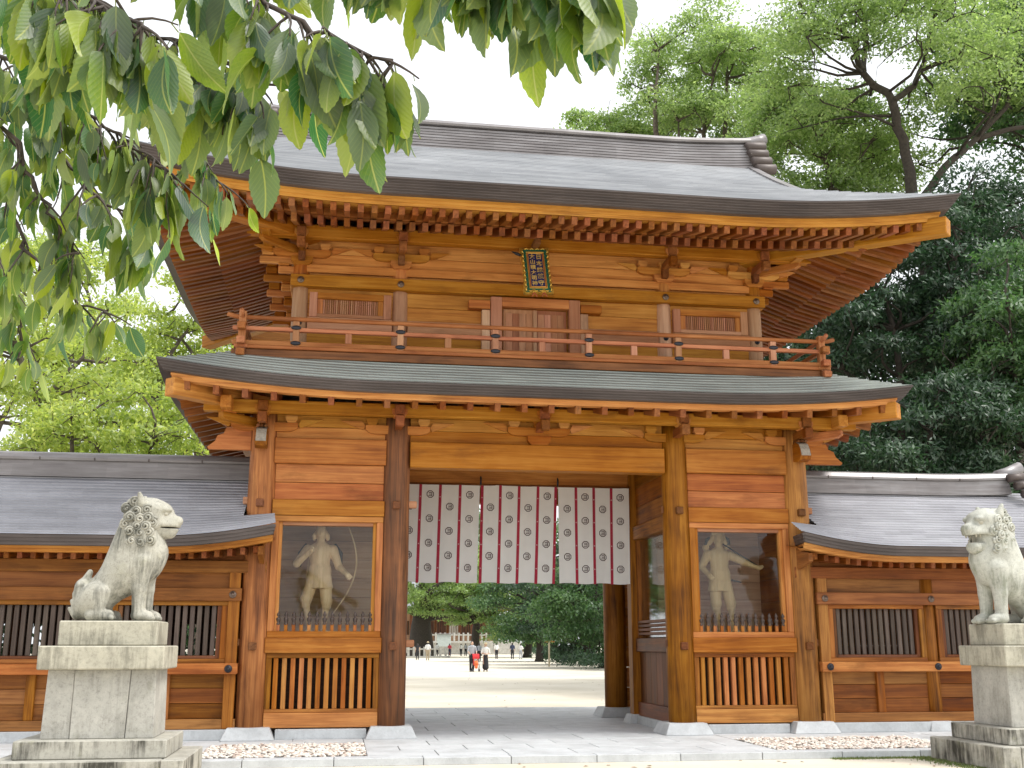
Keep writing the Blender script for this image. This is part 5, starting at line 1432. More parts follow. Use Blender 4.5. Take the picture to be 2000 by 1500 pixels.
# --- trees seen through the gateway
IN = 'trees lining the inner court'
tree('court_tree', 'dark leafy tree nearest the right side of the inner court', (14.4, 56.0), 3.0, (13.9, 55.0, 4.6), (4.4, 4.0, 4.4), 80, 1.3, 380, .24, M_leaf_mid(), 51, IN, .25, M_bark_dark(), lower=-1)
tree('court_tree', 'deep green tree second along the right side of the court', (15.6, 66.0), 3.0, (14.6, 66.0, 5.0), (5.0, 4.0, 4.8), 80, 1.4, 360, .26, M_leaf_dark(), 52, IN, .3, M_bark_dark(), lower=-1)
tree('court_tree', 'broad dark tree shading the court edge behind the couple', (14.6, 82.0), 3.0, (14.0, 82.0, 5.6), (5.2, 4.0, 5.2), 80, 1.5, 340, .28, M_leaf_mid(), 53, IN, .3, M_bark_dark(), lower=-1)
tree('court_tree', 'leafy tree over the far visitors in the court', (18.5, 112.0), 4.0, (17.4, 110.0, 7.0), (6.0, 4.0, 6.2), 76, 1.7, 320, .32, M_leaf_light(), 54, IN, .4, M_bark_dark(), lower=-1)
tree('court_tree', 'light green tree with a straight trunk before the far hall', (14.9, 132.0), 4.4, (13.2, 128.0, 8.6), (5.6, 4.0, 6.2), 70, 1.6, 320, .32, M_leaf_light(), 55, IN, .55, M_bark_dark(), lower=-.8)
tree('court_tree', 'ancient camphor with a massive dark trunk in the middle of the court', (6.4, 118.0), 5.0, (8.0, 116.0, 8.6), (6.0, 4.5, 5.0), 76, 1.6, 320, .32, M_leaf_light(), 56, IN, 1.35, M_bark_dark(), lower=-.9, twig=False)
tree('court_tree', 'dark tree at the far left of the inner court', (-6.0, 108.0), 4.0, (-5.0, 108.0, 9.0), (6.5, 4.0, 6.0), 40, 1.7, 260, .34, M_leaf_mid(), 57, IN, .6, M_bark_dark(), lower=-.8)
tree('court_tree', 'dark tree closing the right side of the court behind the rear column', (19.0, 48.0), 3.0, (18.8, 48.0, 5.0), (5.2, 4.0, 5.0), 66, 1.4, 300, .26, M_leaf_dark(), 58, IN, .3, M_bark_dark(), lower=-1)
tree('court_tree', 'light green tree hanging low before the far stone balustrade', (12.6, 114.0), 4.0, (11.9, 113.0, 6.6), (3.8, 3.0, 3.4), 44, 1.3, 340, .28, M_leaf_light(), 59, IN, .4, M_bark_dark(), lower=-.9)
# low undergrowth along the right edge of the court
rng = np.random.default_rng(77)
cs = np.stack([np.linspace(12.4, 25, 40) + rng.normal(size=40) * .6, np.linspace(50, 140, 40), rng.uniform(.2, .6, 40)], 1)
V, F = leaf_cloud(cs, rng.uniform(.8, 1.5, 40), 380, .2, rng)
V[:, 2] = np.maximum(V[:, 2], .01)
tag(obj('undergrowth', fast_mesh('undergrowth', V, F, M_leaf_dark()), None), 'low dark undergrowth along the right edge of the court', 'undergrowth', None, 'stuff')
# wooded slope behind everything (a far-off wood that reads as one mass)
cs = []
for k in range(170):
    x = rng.uniform(-60, 110); cs.append((x, 210 + rng.uniform(-12, 12), rng.uniform(0, 26) + 2 * math.sin(x * .1)))
V, F = leaf_cloud(np.array(cs), rng.uniform(5, 8, 170), 420, 1.2, rng)
tag(obj('far_wood', fast_mesh('far_wood', V, F, M_leaf_mid()), None), 'far wooded slope closing the view through the gate', 'wood', None, 'stuff')
cs = []
for k in range(90):
    cs.append((rng.uniform(16, 60), rng.uniform(24, 34), rng.uniform(1, 17)))
V, F = leaf_cloud(np.array(cs), rng.uniform(2, 3.4, 90), 420, .42, rng)
tag(obj('hillside_wood', fast_mesh('hillside_wood', V, F, M_leaf_dark()), None), 'dark wooded hillside behind the right-hand grove', 'wood', None, 'stuff')

# ================================================================== INNER COURT: HALL AND STONE FENCES
def make_hall():
    t = thing('worship_hall', 'grey-roofed wooden hall at the far end of the inner court', 'building', (13, 168, 0))
    box('terrace', t, 2, 24, 160, 176, 0, 2.0, M_oldstone(), .02)
    box('wall', t, 4, 22, 164, 174, 2.0, 6.6, 'pale', .02, 'x')
    for k in range(10): box('post', t, 4 + 2 * k - .15, 4 + 2 * k + .15, 163.7, 164, 2.0, 6.6, 'brown', .01)
    for k in range(9):
        w = box('window', t, 4.3 + 2 * k, 5.7 + 2 * k, 163.85, 163.98, 3.0, 5.2, plain('paper_screen', (.5, .46, .38), .8) if k in (2, 5) else 'dark', .01)
        for q in range(3): box('bar', w, 4.6 + 2 * k + q * .4, 4.66 + 2 * k + q * .4, 163.78, 163.85, 3.0, 5.2, 'brown', 0)
    E = Eave(13, 0, 18, 7.0, .5, 5)
    rows = []
    for i in range(16):
        for d, up in ((7.0 * i / 16, .05), (7.0 * (i + 1) / 16, 0)):
            rows.append([(u * (13 - d * .55), -9 + d, 7.0 + .5 * d + .04 * d * d + up + lift_fn(u, .6) * max(0, 1 - d / 4)) for u in [-1 + k / 12 for k in range(25)]])
    back = [[(x, 18 - 9 - (y + 9) - 9 + 9 if False else -y, z) for x, y, z in r] for r in rows]
    V = []; F = []
    for rr in (rows, back):
        m = 25; o = len(V); V += [p for r in rr for p in r]
        for j in range(len(rr) - 1):
            for k in range(m - 1): F.append((o + j * m + k, o + j * m + k + 1, o + (j + 1) * m + k + 1, o + (j + 1) * m + k))
    roof = obj('roof', mesh('roof', V, F, M_roof_up()), t, (13, 169, 0))
    box('eave_board', roof, 1, 25, 160.1, 160.5, 6.75, 7.0, 'wall', 0)
    box('ridge', roof, 4, 22, 168.3, 169.7, 12.2, 13.2, M_ridge(), .05)
    return t
make_hall()
def stone_fence(x0, x1, y, h, label, z=0.0, step=.55):
    t = thing('stone_fence', label, 'fence', ((x0 + x1) / 2, y, z))
    me = box_mesh(.26, .26, h, M_oldstone(), .02); x = x0
    while x < x1:
        obj('fence_post', me, t, (x, y, z + h / 2)); x += step
    box('rail', t, x0, x1, y - .06, y + .06, z + h * .72, z + h * .85, M_oldstone(), .01)
    box('kerb', t, x0 - .2, x1 + .2, y - .25, y + .25, z, z + .2, M_oldstone(), .02)
stone_fence(-6, 9.2, 112, 1.25, 'pale stone post fence ringing the ancient camphor', 0, .62)
stone_fence(9.5, 19, 150, 1.5, 'pale stone balustrade in front of the far hall', 1.7, .7)
box_t = box('terrace_wall', None, 6, 24, 150.6, 153, 0, 1.9, M_oldstone(), .02); tag(box_t, 'low stone retaining wall below the far hall', 'wall')
sg = thing('notice_board', 'pale notice board standing before the far hall', 'sign', (11.2, 140, 0))
box('post', sg, 10.3, 10.42, 139.95, 140.05, 0, 1.9, 'brown', .01); box('post', sg, 12.0, 12.12, 139.95, 140.05, 0, 1.9, 'brown', .01)
box('board', sg, 10.2, 12.2, 139.85, 139.93, 1.2, 2.9, plain('sign_board', (.42, .47, .46), .6), .02); box('hood', sg, 10.05, 12.35, 139.7, 140.1, 2.92, 3.02, M_ridge(), .02)
tp = thing('timber_prop', 'slender timber prop under the drooping tree, right of the court', 'post', (11.6, 61, 0))
box('post', tp, 11.54, 11.66, 60.94, 61.06, 0, 1.75, plain('weathered_prop', (.42, .36, .25), .9), .01, None); box('crossbar', tp, 11.2, 12.0, 60.95, 61.05, 1.70, 1.80, 'wall', .01)

# ================================================================== PEOPLE
SKIN = (.55, .35, .25)
def person(x, y, face, label, top, bottom, hair=(.03, .022, .018), h=1.65, skirt=False, stride=.12, arms='down', hat=None, sleeve=.55, shorts=False):
    """face: heading in degrees (0 looks towards the camera side, -Y)."""
    t = thing('person', label, 'person', (x, y, 0), 'visitors in the inner court')
    k = h / 1.70; rot = (0, 0, rad(face)); res = .02
    sk = plain('skin', SKIN, .6, 0, .08); tm = plain('cloth_%d_%d_%d' % tuple(int(c * 99) for c in top), top, .85, 0, .12, 4)
    bmt = plain('cloth_%d_%d_%d' % tuple(int(c * 99) for c in bottom), bottom, .85, 0, .12, 4); hm = plain('hair_%d' % int(hair[0] * 99), hair, .6)
    hipz, kn, sh = .90, .48, 1.38
    hands = {'down': [((-.19, 0, sh), (-.235, .03, 1.12), (-.225, -.05, .87)), ((.19, 0, sh), (.235, .03, 1.12), (.225, -.05, .87))],
             'push': [((-.19, 0, sh), (-.25, -.02, 1.14), (-.20, -.28, 1.02)), ((.19, 0, sh), (.25, -.02, 1.14), (.20, -.28, 1.02))],
             'fold': [((-.19, 0, sh), (-.25, -.01, 1.13), (-.05, -.20, 1.10)), ((.19, 0, sh), (.25, -.01, 1.13), (.05, -.21, 1.05))]}[arms]
    legs = [((-.085, 0, hipz), (-.095, -stride * .6, kn), (-.095, -stride * .2, .09)), ((.085, 0, hipz), (.095, stride * .2, kn), (.095, stride * .9, .10))]
    B = [rc((0, 0, 1.40), (0, -.01, 1.52), .055, .05, .02), el((0, -.015, 1.60), (.075, .095, .115), .02), el((0, -.11, 1.585), (.014, .018, .022), .01), rc((0, 0, 1.0), (0, 0, 1.36), .11, .12, .04, .7)]
    for e in (-1, 1): B += [el((e * .076, 0, 1.59), (.012, .02, .03), .008), rc((e * .06, 0, 1.36), (e * .19, 0, sh), .05, .045, .03)]
    for a, b, c in hands:
        B += [rc(a, b, .045, .038, .02), rc(b, c, .036, .026, .015)]
        dv = Vector(c) - Vector(b); dv.normalize(); pc = Vector(c) + dv * .045; B += [el(tuple(pc), (.022, .032, .045), .01)]
    for a, b, c in legs:
        B += [rc(a, b, .085, .055, .03), rc(b, c, .052, .036, .02), rc((c[0], c[1] + .03, c[2] - .045), (c[0], c[1] - .13, c[2] - .055), .04, .03, .02)]
    body = sdf_mesh(B, res, (-.36, -.45, -.02), (.36, .30, 1.76), sk, 'person_body')
    # fingers: five short bent chains per hand, joined to the body mesh
    bm = bmesh.new(); bm.from_mesh(body)
    for a, b, c in hands:
        dv = Vector(c) - Vector(b); dv.normalize(); pc = Vector(c) + dv * .07; side = Vector((0, 1, 0)) if abs(dv.y) < .8 else Vector((0, 0, 1)); inn = dv.cross(side)
        for q, L in enumerate((.055, .07, .075, .07, .05)):
            if q == 0: p0 = pc - dv * .03 + side * -.03; p1 = p0 + dv * .03 - side * .02; p2 = p1 + dv * .03
            else: p0 = pc + side * (q - 2.5) * .017; p1 = p0 + dv * L * .55 + inn * .006; p2 = p1 + dv * L * .4 + inn * .018
            vv, ff = tube_arrays([p0, p1, p2], [.009, .008, .006], 5); vs = [bm.verts.new(v) for v in vv]
            for f in ff: bm.faces.new([vs[i] for i in f])
    bm.to_mesh(body); bm.free(); body.polygons.foreach_set('use_smooth', [True] * len(body.polygons))
    def add(nm, me):
        o = obj(nm, me, t, (x, y, 0), rot, (k, k, k)); return o
    add('body', body)
    T = [rc((0, 0, .93), (0, 0, 1.38), .145, .155, .04, .72), rc((-.13, 0, 1.39), (.13, 0, 1.39), .075, .075, .04)]
    for a, b, c in hands:
        a, b, c = map(Vector, (a, b, c)); e = a.lerp(b, min(1, sleeve / .5) if sleeve < .5 else 1.0); T += [rc(tuple(a), tuple(e), .062, .056, .03)]
        if sleeve > .6: T += [rc(tuple(b), tuple(b.lerp(c, .85)), .05, .042, .02)]
    add('shirt', sdf_mesh(T, res, (-.36, -.40, .74), (.36, .26, 1.52), tm, 'shirt'))
    if skirt: L = [rc((0, 0, .96), (0, .01, .28), .15, .20, .03, .85)]
    else:
        L = [rc((0, 0, .92), (0, 0, .98), .15, .145, .03, .75)]
        for a, b, c in legs:
            L += [rc(a, b, .10, .075, .03)]
            if not shorts: L += [rc(b, (c[0], c[1], c[2] + .02), .072, .06, .02)]
    add('skirt' if skirt else 'trousers', sdf_mesh(L, res, (-.36, -.32, .02), (.36, .34, 1.12), bmt, 'trousers'))
    Hh = [el((0, .012, 1.635), (.088, .10, .095), .02), el((0, .045, 1.57), (.082, .07, .10), .02)]
    if hat is None: hair_me = sdf_mesh(Hh + [cut((0, -.12, 1.575), (.062, .075, .085))], .014, (-.13, -.16, 1.40), (.13, .18, 1.76), hm, 'hair'); add('hair', hair_me)
    else:
        hair_me = sdf_mesh(Hh + [cut((0, -.12, 1.575), (.062, .075, .085))], .014, (-.13, -.16, 1.40), (.13, .18, 1.76), hm, 'hair'); ho = add('hair', hair_me)
        add('hat', lathe(((.16, 1.655), (.155, 1.665), (.10, 1.675), (.097, 1.73), (.07, 1.765), (.01, 1.775)), 16, plain('hat', hat, .8), 'hat'))
    shoe = []
    for a, b, c in legs: shoe += [rc((c[0], c[1] + .035, .045), (c[0], c[1] - .12, .038), .05, .042, .02)]
    add('shoes', sdf_mesh(shoe, .016, (-.25, -.35, -.01), (.25, .30, .14), plain('shoe', (.12, .11, .10), .7), 'shoes'))
    return t
WHITE = (.68, .68, .66); BLACK = (.022, .022, .026); NAVY = (.03, .04, .08); KHAKI = (.34, .28, .19); GREYS = (.36, .38, .41)
person(4.38, 47.2, 5, 'man in grey shirt and black trousers pushing the red pushchair', GREYS, BLACK, h=1.72, arms='push')
person(5.15, 46.9, -8, 'woman in white blouse and long black skirt beside the pushchair', WHITE, BLACK, (.10, .06, .04), h=1.60, skirt=True, arms='fold', hat=(.45, .36, .22))
person(4.40, 94.6, 170, 'woman in a sleeveless black dress walking away, leftmost visitor', BLACK, BLACK, h=1.60, sleeve=.1)
person(5.20, 91.5, 175, 'man in white shirt and khaki trousers walking away', WHITE, KHAKI, h=1.74, hat=(.6, .58, .54))
person(8.2, 116, 150, 'person in white shirt and black trousers beyond the khaki trousers', WHITE, BLACK, h=1.66)
person(10.9, 128, 160, 'person in a red shirt near the notice board', (.50, .04, .07), NAVY, h=1.6)
for i, (px, py, f, lab, a, b) in enumerate((
    (12.6, 130, 178, 'leftmost white-shirted visitor of the far standing group', WHITE, BLACK),
    (13.3, 130.6, 150, 'grey-shirted visitor in the far standing group', GREYS, BLACK),
    (13.9, 129.8, 185, 'dark-dressed visitor in the far standing group', BLACK, BLACK),
    (14.5, 130.2, 170, 'rightmost visitor of the far standing group, white top', WHITE, NAVY),
    (8.95, 84, 175, 'visitor in navy directly behind the couple', NAVY, NAVY),
    (9.6, 86, 160, 'visitor in pale grey behind the woman in the skirt', GREYS, BLACK),
    (13.2, 100, 185, 'visitor in white and black right of the couple', WHITE, BLACK),
    (14.6, 98, 170, 'visitor in navy under the trees on the right', NAVY, BLACK),
    (15.5, 98, 150, 'white-topped visitor furthest right under the trees', WHITE, GREYS))):
    person(px, py, f, lab, a, b, h=1.58 + .03 * (i % 4))

def pushchair(x, y):
    t = thing('pushchair', 'red folding pushchair pushed by the man in grey', 'pushchair', (x, y, 0))
    red = plain('red_fabric', (.55, .025, .03), .8); blk = M_iron(); ora = plain('orange_blanket', (.70, .16, .05), .85)
    hood = []
    for j in range(7):
        a = rad(-10 + j * 22); hood.append([(xx, .10 - .26 * math.cos(a), .78 + .24 * math.sin(a)) for xx in (-.2, -.1, 0, .1, .2)])
    obj('hood', grid_chain(hood, False, red, 'hood', True), t, (x, y, 0))
    obj('seat', sdf_mesh([rc((0, .10, .50), (0, .16, .82), .15, .14, .03, .5), rc((0, .08, .46), (0, -.16, .44), .15, .14, .03, .9)], .02, (-.24, -.36, .24), (.24, .34, 1.02), red, 'seat'), t, (x, y, 0))
    obj('blanket', sdf_mesh([rc((0, -.02, .56), (0, -.22, .46), .11, .12, .03, .8), rc((0, -.22, .46), (0, -.27, .26), .11, .09, .03, .6)], .02, (-.2, -.42, .10), (.2, .2, .74), ora, 'blanket'), t, (x, y, 0))
    for sx in (-.2, .2):
        obj('frame', tube([(sx, .42, 1.02), (sx, .20, .70), (sx, -.02, .40), (sx, -.30, .12)], [.014] * 4, 6, blk), t, (x, y, 0))
        obj('frame', tube([(sx, -.05, .44), (sx, .24, .12)], [.013] * 2, 6, blk), t, (x, y, 0))
        for yy in (-.30, .24):
            wh = obj('wheel', lathe(((.045, -.02), (.085, -.02), (.095, 0), (.085, .02), (.045, .02)), 16, blk, 'wheel'), t, (x + sx, y + yy, .095), (0, rad(90), 0))
    obj('handle', tube([(-.2, .42, 1.02), (.2, .42, 1.02)], [.018] * 2, 8, blk), t, (x, y, 0))
    b = thing('baby', 'baby in white sitting in the red pushchair', 'person', (x, y - .02, .58)); 
    obj('body', sdf_mesh([el((0, 0, .22), (.07, .08, .08), .02), rc((0, 0, .0), (0, .02, .13), .09, .075, .03), rc((-.08, 0, .1), (-.1, -.13, .02), .03, .025, .01), rc((.08, 0, .1), (.1, -.13, .02), .03, .025, .01)], .014, (-.18, -.2, -.12), (.18, .14, .34), plain('skin', SKIN, .6), 'baby'), b, (x, y - .02, .58))
    obj('romper', sdf_mesh([rc((0, 0, .0), (0, .02, .12), .102, .088, .03)], .016, (-.16, -.16, -.12), (.16, .16, .26), plain('baby_white', (.65, .63, .58), .85), 'romper'), b, (x, y - .02, .58))
pushchair(4.55, 46.75)

# ================================================================== SMALL GROUND DETAIL
def moss_and_litter():
    rng = np.random.default_rng(9)
    n = 2600; x = np.concatenate([rng.normal(4.95, .10, n // 2), rng.uniform(3.6, 5.3, n // 2)]); y = np.concatenate([rng.uniform(-5.3, -3.5, n // 2), rng.normal(-3.50, .05, n // 2)])
    keep = ~((x > 5.08) & (y < -3.5)); x, y = x[keep], y[keep]; n = len(x)
    P = np.stack([x, y, np.full(n, .002)], 1); a = rng.uniform(0, 6.28, n); h = rng.uniform(.01, .035, n)
    d = np.stack([np.cos(a), np.sin(a), np.zeros(n)], 1) * .008; tip = np.stack([rng.normal(0, .01, n), rng.normal(0, .01, n), h], 1)
    V = np.stack([P - d, P + d, P + tip], 1).reshape(-1, 3)
    tag(obj('moss', fast_mesh('moss', V, np.arange(n * 3).reshape(-1, 3), leaf_mat('moss', ((.06, .10, .02), (.10, .15, .03), (.16, .20, .05)), .3)), None), 'thin moss and weeds at the foot of the right pedestal', 'moss', None, 'stuff')
    n = 150; xx = rng.uniform(-6, 9, n); yy = np.concatenate([rng.uniform(-4.6, -3.45, n // 3), rng.uniform(8.5, 40, n - n // 3)])
    s = rng.uniform(.03, .06, n); a = rng.uniform(0, 6.28, n); V = []
    for k in range(n):
        c, q = math.cos(a[k]), math.sin(a[k])
        for u, v, w in ((-1, 0, .004), (0, -.4, .012), (1, 0, .006), (0, .4, .014)): V.append((xx[k] + (u * c - v * q) * s[k], yy[k] + (u * q + v * c) * s[k], w))
    tag(obj('leaf_litter', fast_mesh('leaf_litter', np.array(V), np.arange(n * 4).reshape(-1, 4), plain('dry_leaf', (.22, .13, .05), .8, 0, .3)), None), 'scattered dry leaves on the sand', 'leaf litter', None, 'stuff')
moss_and_litter()
# ================================================================== OVERHANGING CHERRY BRANCHES (near the camera)
def near_leaf_mat():
    m, t, p, o = new_mat('cherry_leaf'); t.nodes.remove(p)
    tc = nd(t, 'ShaderNodeTexCoord'); oi = nd(t, 'ShaderNodeObjectInfo')
    g = nd(t, 'ShaderNodeNewGeometry')
    uv = nd(t, 'ShaderNodeSeparateXYZ', {0: (tc, 'UV')})
    # u across (0..1, midrib at .5), v along
    au = nd(t, 'ShaderNodeMath', {0: (uv, 'X'), 1: .5}, operation='SUBTRACT'); au = nd(t, 'ShaderNodeMath', {0: au}, operation='ABSOLUTE')
    s1 = nd(t, 'ShaderNodeMath', {0: au, 1: -.75, 2: (uv, 'Y')}, operation='MULTIPLY_ADD')
    s2 = nd(t, 'ShaderNodeMath', {0: s1, 1: 62.0}, operation='MULTIPLY'); s3 = nd(t, 'ShaderNodeMath', {0: s2}, operation='SINE')
    vein = nd(t, 'ShaderNodeMapRange', {'Value': s3, 'From Min': .80, 'From Max': 1.0})
    rib = nd(t, 'ShaderNodeMapRange', {'Value': au, 'From Min': .035, 'From Max': .012})
    vv = nd(t, 'ShaderNodeMath', {0: vein, 1: .22}, operation='MULTIPLY'); vv = nd(t, 'ShaderNodeMath', {0: vv, 1: rib}, operation='MAXIMUM')
    rn = nd(t, 'ShaderNodeMath', {0: (oi, 'Random'), 1: (g, 'Random Per Island')}, operation='ADD'); rn = nd(t, 'ShaderNodeMath', {0: rn}, operation='FRACT')
    n = nd(t, 'ShaderNodeTexNoise', {'Vector': (tc, 'Object'), 'Scale': 30.0, 'Detail': 3.0})
    k = nd(t, 'ShaderNodeMath', {0: n, 1: .3, 2: rn}, operation='MULTIPLY_ADD')
    r = ramp(t, k, [(.10, (.014, .050, .024)), (.45, (.028, .078, .024)), (.75, (.060, .115, .020)), (1.0, (.11, .165, .026))])
    back = mixc(t, (g, 'Backfacing'), r, mixc(t, .5, r, (.10, .135, .06)))
    c = mixc(t, vv, back, (.15, .19, .06))
    d = nd(t, 'ShaderNodeBsdfDiffuse'); t.links.new(c.outputs[2], d.inputs['Color'])
    h = nd(t, 'ShaderNodeHueSaturation', {'Hue': .468, 'Saturation': 1.15, 'Value': 3.8}); t.links.new(c.outputs[2], h.inputs['Color'])
    tr = nd(t, 'ShaderNodeBsdfTranslucent', {'Color': h})
    gl = nd(t, 'ShaderNodeBsdfGlossy', {'Color': (1, 1, 1, 1), 'Roughness': .5})
    bp = nd(t, 'ShaderNodeBump', {'Height': s3, 'Strength': .10, 'Distance': .002})
    for x in (d, tr, gl): t.links.new(bp.outputs[0], x.inputs['Normal'])
    fr = nd(t, 'ShaderNodeLayerWeight', {'Blend': .5}); fr = nd(t, 'ShaderNodeMath', {0: (fr, 'Facing'), 1: 3.0}, operation='POWER')
    fm = nd(t, 'ShaderNodeMath', {0: fr, 1: .16, 2: .045}, operation='MULTIPLY_ADD')
    m1 = nd(t, 'ShaderNodeMixShader', {0: .58, 1: d, 2: tr}); m2 = nd(t, 'ShaderNodeMixShader', {0: fm, 1: m1, 2: gl})
    t.links.new(m2.outputs[0], o.inputs['Surface']); return m
NLM = near_leaf_mat()
def leaf_mesh(seed, mat):
    """serrated pointed leaf, unit length along -z, folded on the midrib and curled."""
    r = crop_rand(seed); n = 18; V = []; UV = []; F = []
    curl = r.uniform(-.25, .35); fold = r.uniform(.10, .5); wd = r.uniform(.185, .235); bendx = r.uniform(-.12, .12); wav = r.uniform(.0, .03); ph = r.uniform(0, 6)
    for i in range(n + 1):
        v = i / n
        w_ = wd * (math.sin(math.pi * min(1, v ** .82)) ** .72) if 0 < v < 1 else 0.0
        if v > .8: w_ *= 1 - .35 * ((v - .8) / .2)
        ser = 1 + (.035 if i % 2 else -.03)
        z = -v; cx = bendx * math.sin(v * math.pi) ; cy = curl * (v - .5) ** 2 * .9
        for sgn in (-1, 0, 1):
            V.append((cx + sgn * w_ * ser, cy - abs(sgn) * w_ * fold + wav * math.sin(v * 9 + sgn * 1.5 + ph) * abs(sgn), z - abs(sgn) * (.012 if i % 2 else -.008)))
            UV.append((.5 + sgn * .5 * max(.03, w_ / wd), v))
    for i in range(n):
        a = i * 3; F += [(a, a + 1, a + 4, a + 3), (a + 1, a + 2, a + 5, a + 4)]
    b = len(V)   # petiole
    for zz, rr in ((0, .012), (.16, .010)):
        for k in range(3): V.append((rr * math.cos(k * 2.1), rr * math.sin(k * 2.1), zz)); UV.append((.5, 0))
    for k in range(3): F.append((b + k, b + (k + 1) % 3, b + 3 + (k + 1) % 3, b + 3 + k))
    me = mesh('leaf', V, F, mat, True); uvl = me.uv_layers.new(name='UVMap')
    for lp in me.loops: uvl.data[lp.index].uv = UV[lp.vertex_index]
    return me
LEAVES = [leaf_mesh(100 + k, NLM) for k in range(9)]
BR = {
    'a': [(-6.149, -14.984, 4.963), (-4.99, -15.583, 4.122), (-4.287, -16.011, 3.725), (-3.758, -16.442, 3.447), (-3.323, -16.767, 3.226), (-3.064, -16.934, 3.107), (-2.91, -16.992, 3.033)],
    'b': [(-5.825, -15.159, 4.621), (-4.734, -15.737, 3.734), (-4.222, -16.142, 3.36), (-3.956, -16.347, 3.179), (-3.758, -16.453, 3.061), (-3.643, -16.453, 2.987)],
    'c': [(-5.623, -15.08, 4.165), (-4.753, -15.485, 3.564), (-4.39, -15.788, 3.295), (-4.192, -15.882, 3.127), (-4.019, -15.978, 2.981), (-3.884, -16.072, 2.854)],
    'd': [(-5.621, -14.789, 3.815), (-4.816, -15.203, 3.292), (-4.503, -15.5, 3.031), (-4.385, -15.567, 2.804), (-4.254, -15.554, 2.665), (-4.126, -15.558, 2.603)],
    'e': [(-4.287, -16.011, 3.725), (-3.836, -16.583, 3.22), (-3.587, -16.781, 3.019), (-3.426, -16.878, 2.886), (-3.317, -16.879, 2.823)],
    'f': [(-4.734, -15.737, 3.734), (-4.152, -16.61, 3.101), (-3.926, -16.854, 2.889), (-3.8, -16.904, 2.8)],
    'g': [(-5.412, -14.566, 3.62), (-4.77, -14.953, 3.09), (-4.583, -15.025, 2.839), (-4.53, -14.982, 2.626)],
    'h': [(-4.222, -16.142, 3.36), (-4.098, -15.554, 3.433), (-3.939, -15.438, 3.281), (-3.848, -15.412, 3.113)],
    'i': [(-5.196, -15.17, 3.834), (-4.546, -15.566, 3.334), (-4.301, -15.651, 3.099), (-4.115, -15.733, 2.889), (-3.99, -15.734, 2.814)],
    'j': [(-5.142, -15.219, 3.569), (-4.491, -15.737, 3.145), (-4.334, -15.819, 2.952), (-4.24, -15.798, 2.806), (-4.177, -15.783, 2.704)],
    'k': [(-4.732, -15.943, 3.725), (-4.266, -16.428, 3.282), (-4.105, -16.612, 3.078), (-4.017, -16.694, 2.931)],
}
# branch: (twigs per metre, twig length range, leaf length range, share of path without twigs)
BRP = {'a': (21, (.04, .13), (.135, .18), .24), 'b': (24, (.06, .20), (.115, .16), .22), 'c': (24, (.06, .20), (.105, .15), .20), 'd': (11, (.05, .16), (.09, .13), .28),
       'e': (20, (.05, .15), (.135, .18), .28), 'f': (20, (.05, .16), (.13, .175), .35), 'g': (10, (.05, .16), (.09, .125), .25), 'h': (24, (.06, .20), (.095, .135), .20),
       'i': (17, (.06, .20), (.10, .145), .15), 'j': (13, (.06, .18), (.10, .14), .15), 'k': (22, (.05, .17), (.125, .17), .2)}
for k_ in range(3, 7): BR['a'][k_] = (BR['a'][k_][0], BR['a'][k_][1], BR['a'][k_][2] - .07)
for k_ in range(2, 5): BR['e'][k_] = (BR['e'][k_][0], BR['e'][k_][1], BR['e'][k_][2] - .05)
for k_ in range(3, 6): BR['b'][k_] = (BR['b'][k_][0] + .02, BR['b'][k_][1], BR['b'][k_][2] - .05)
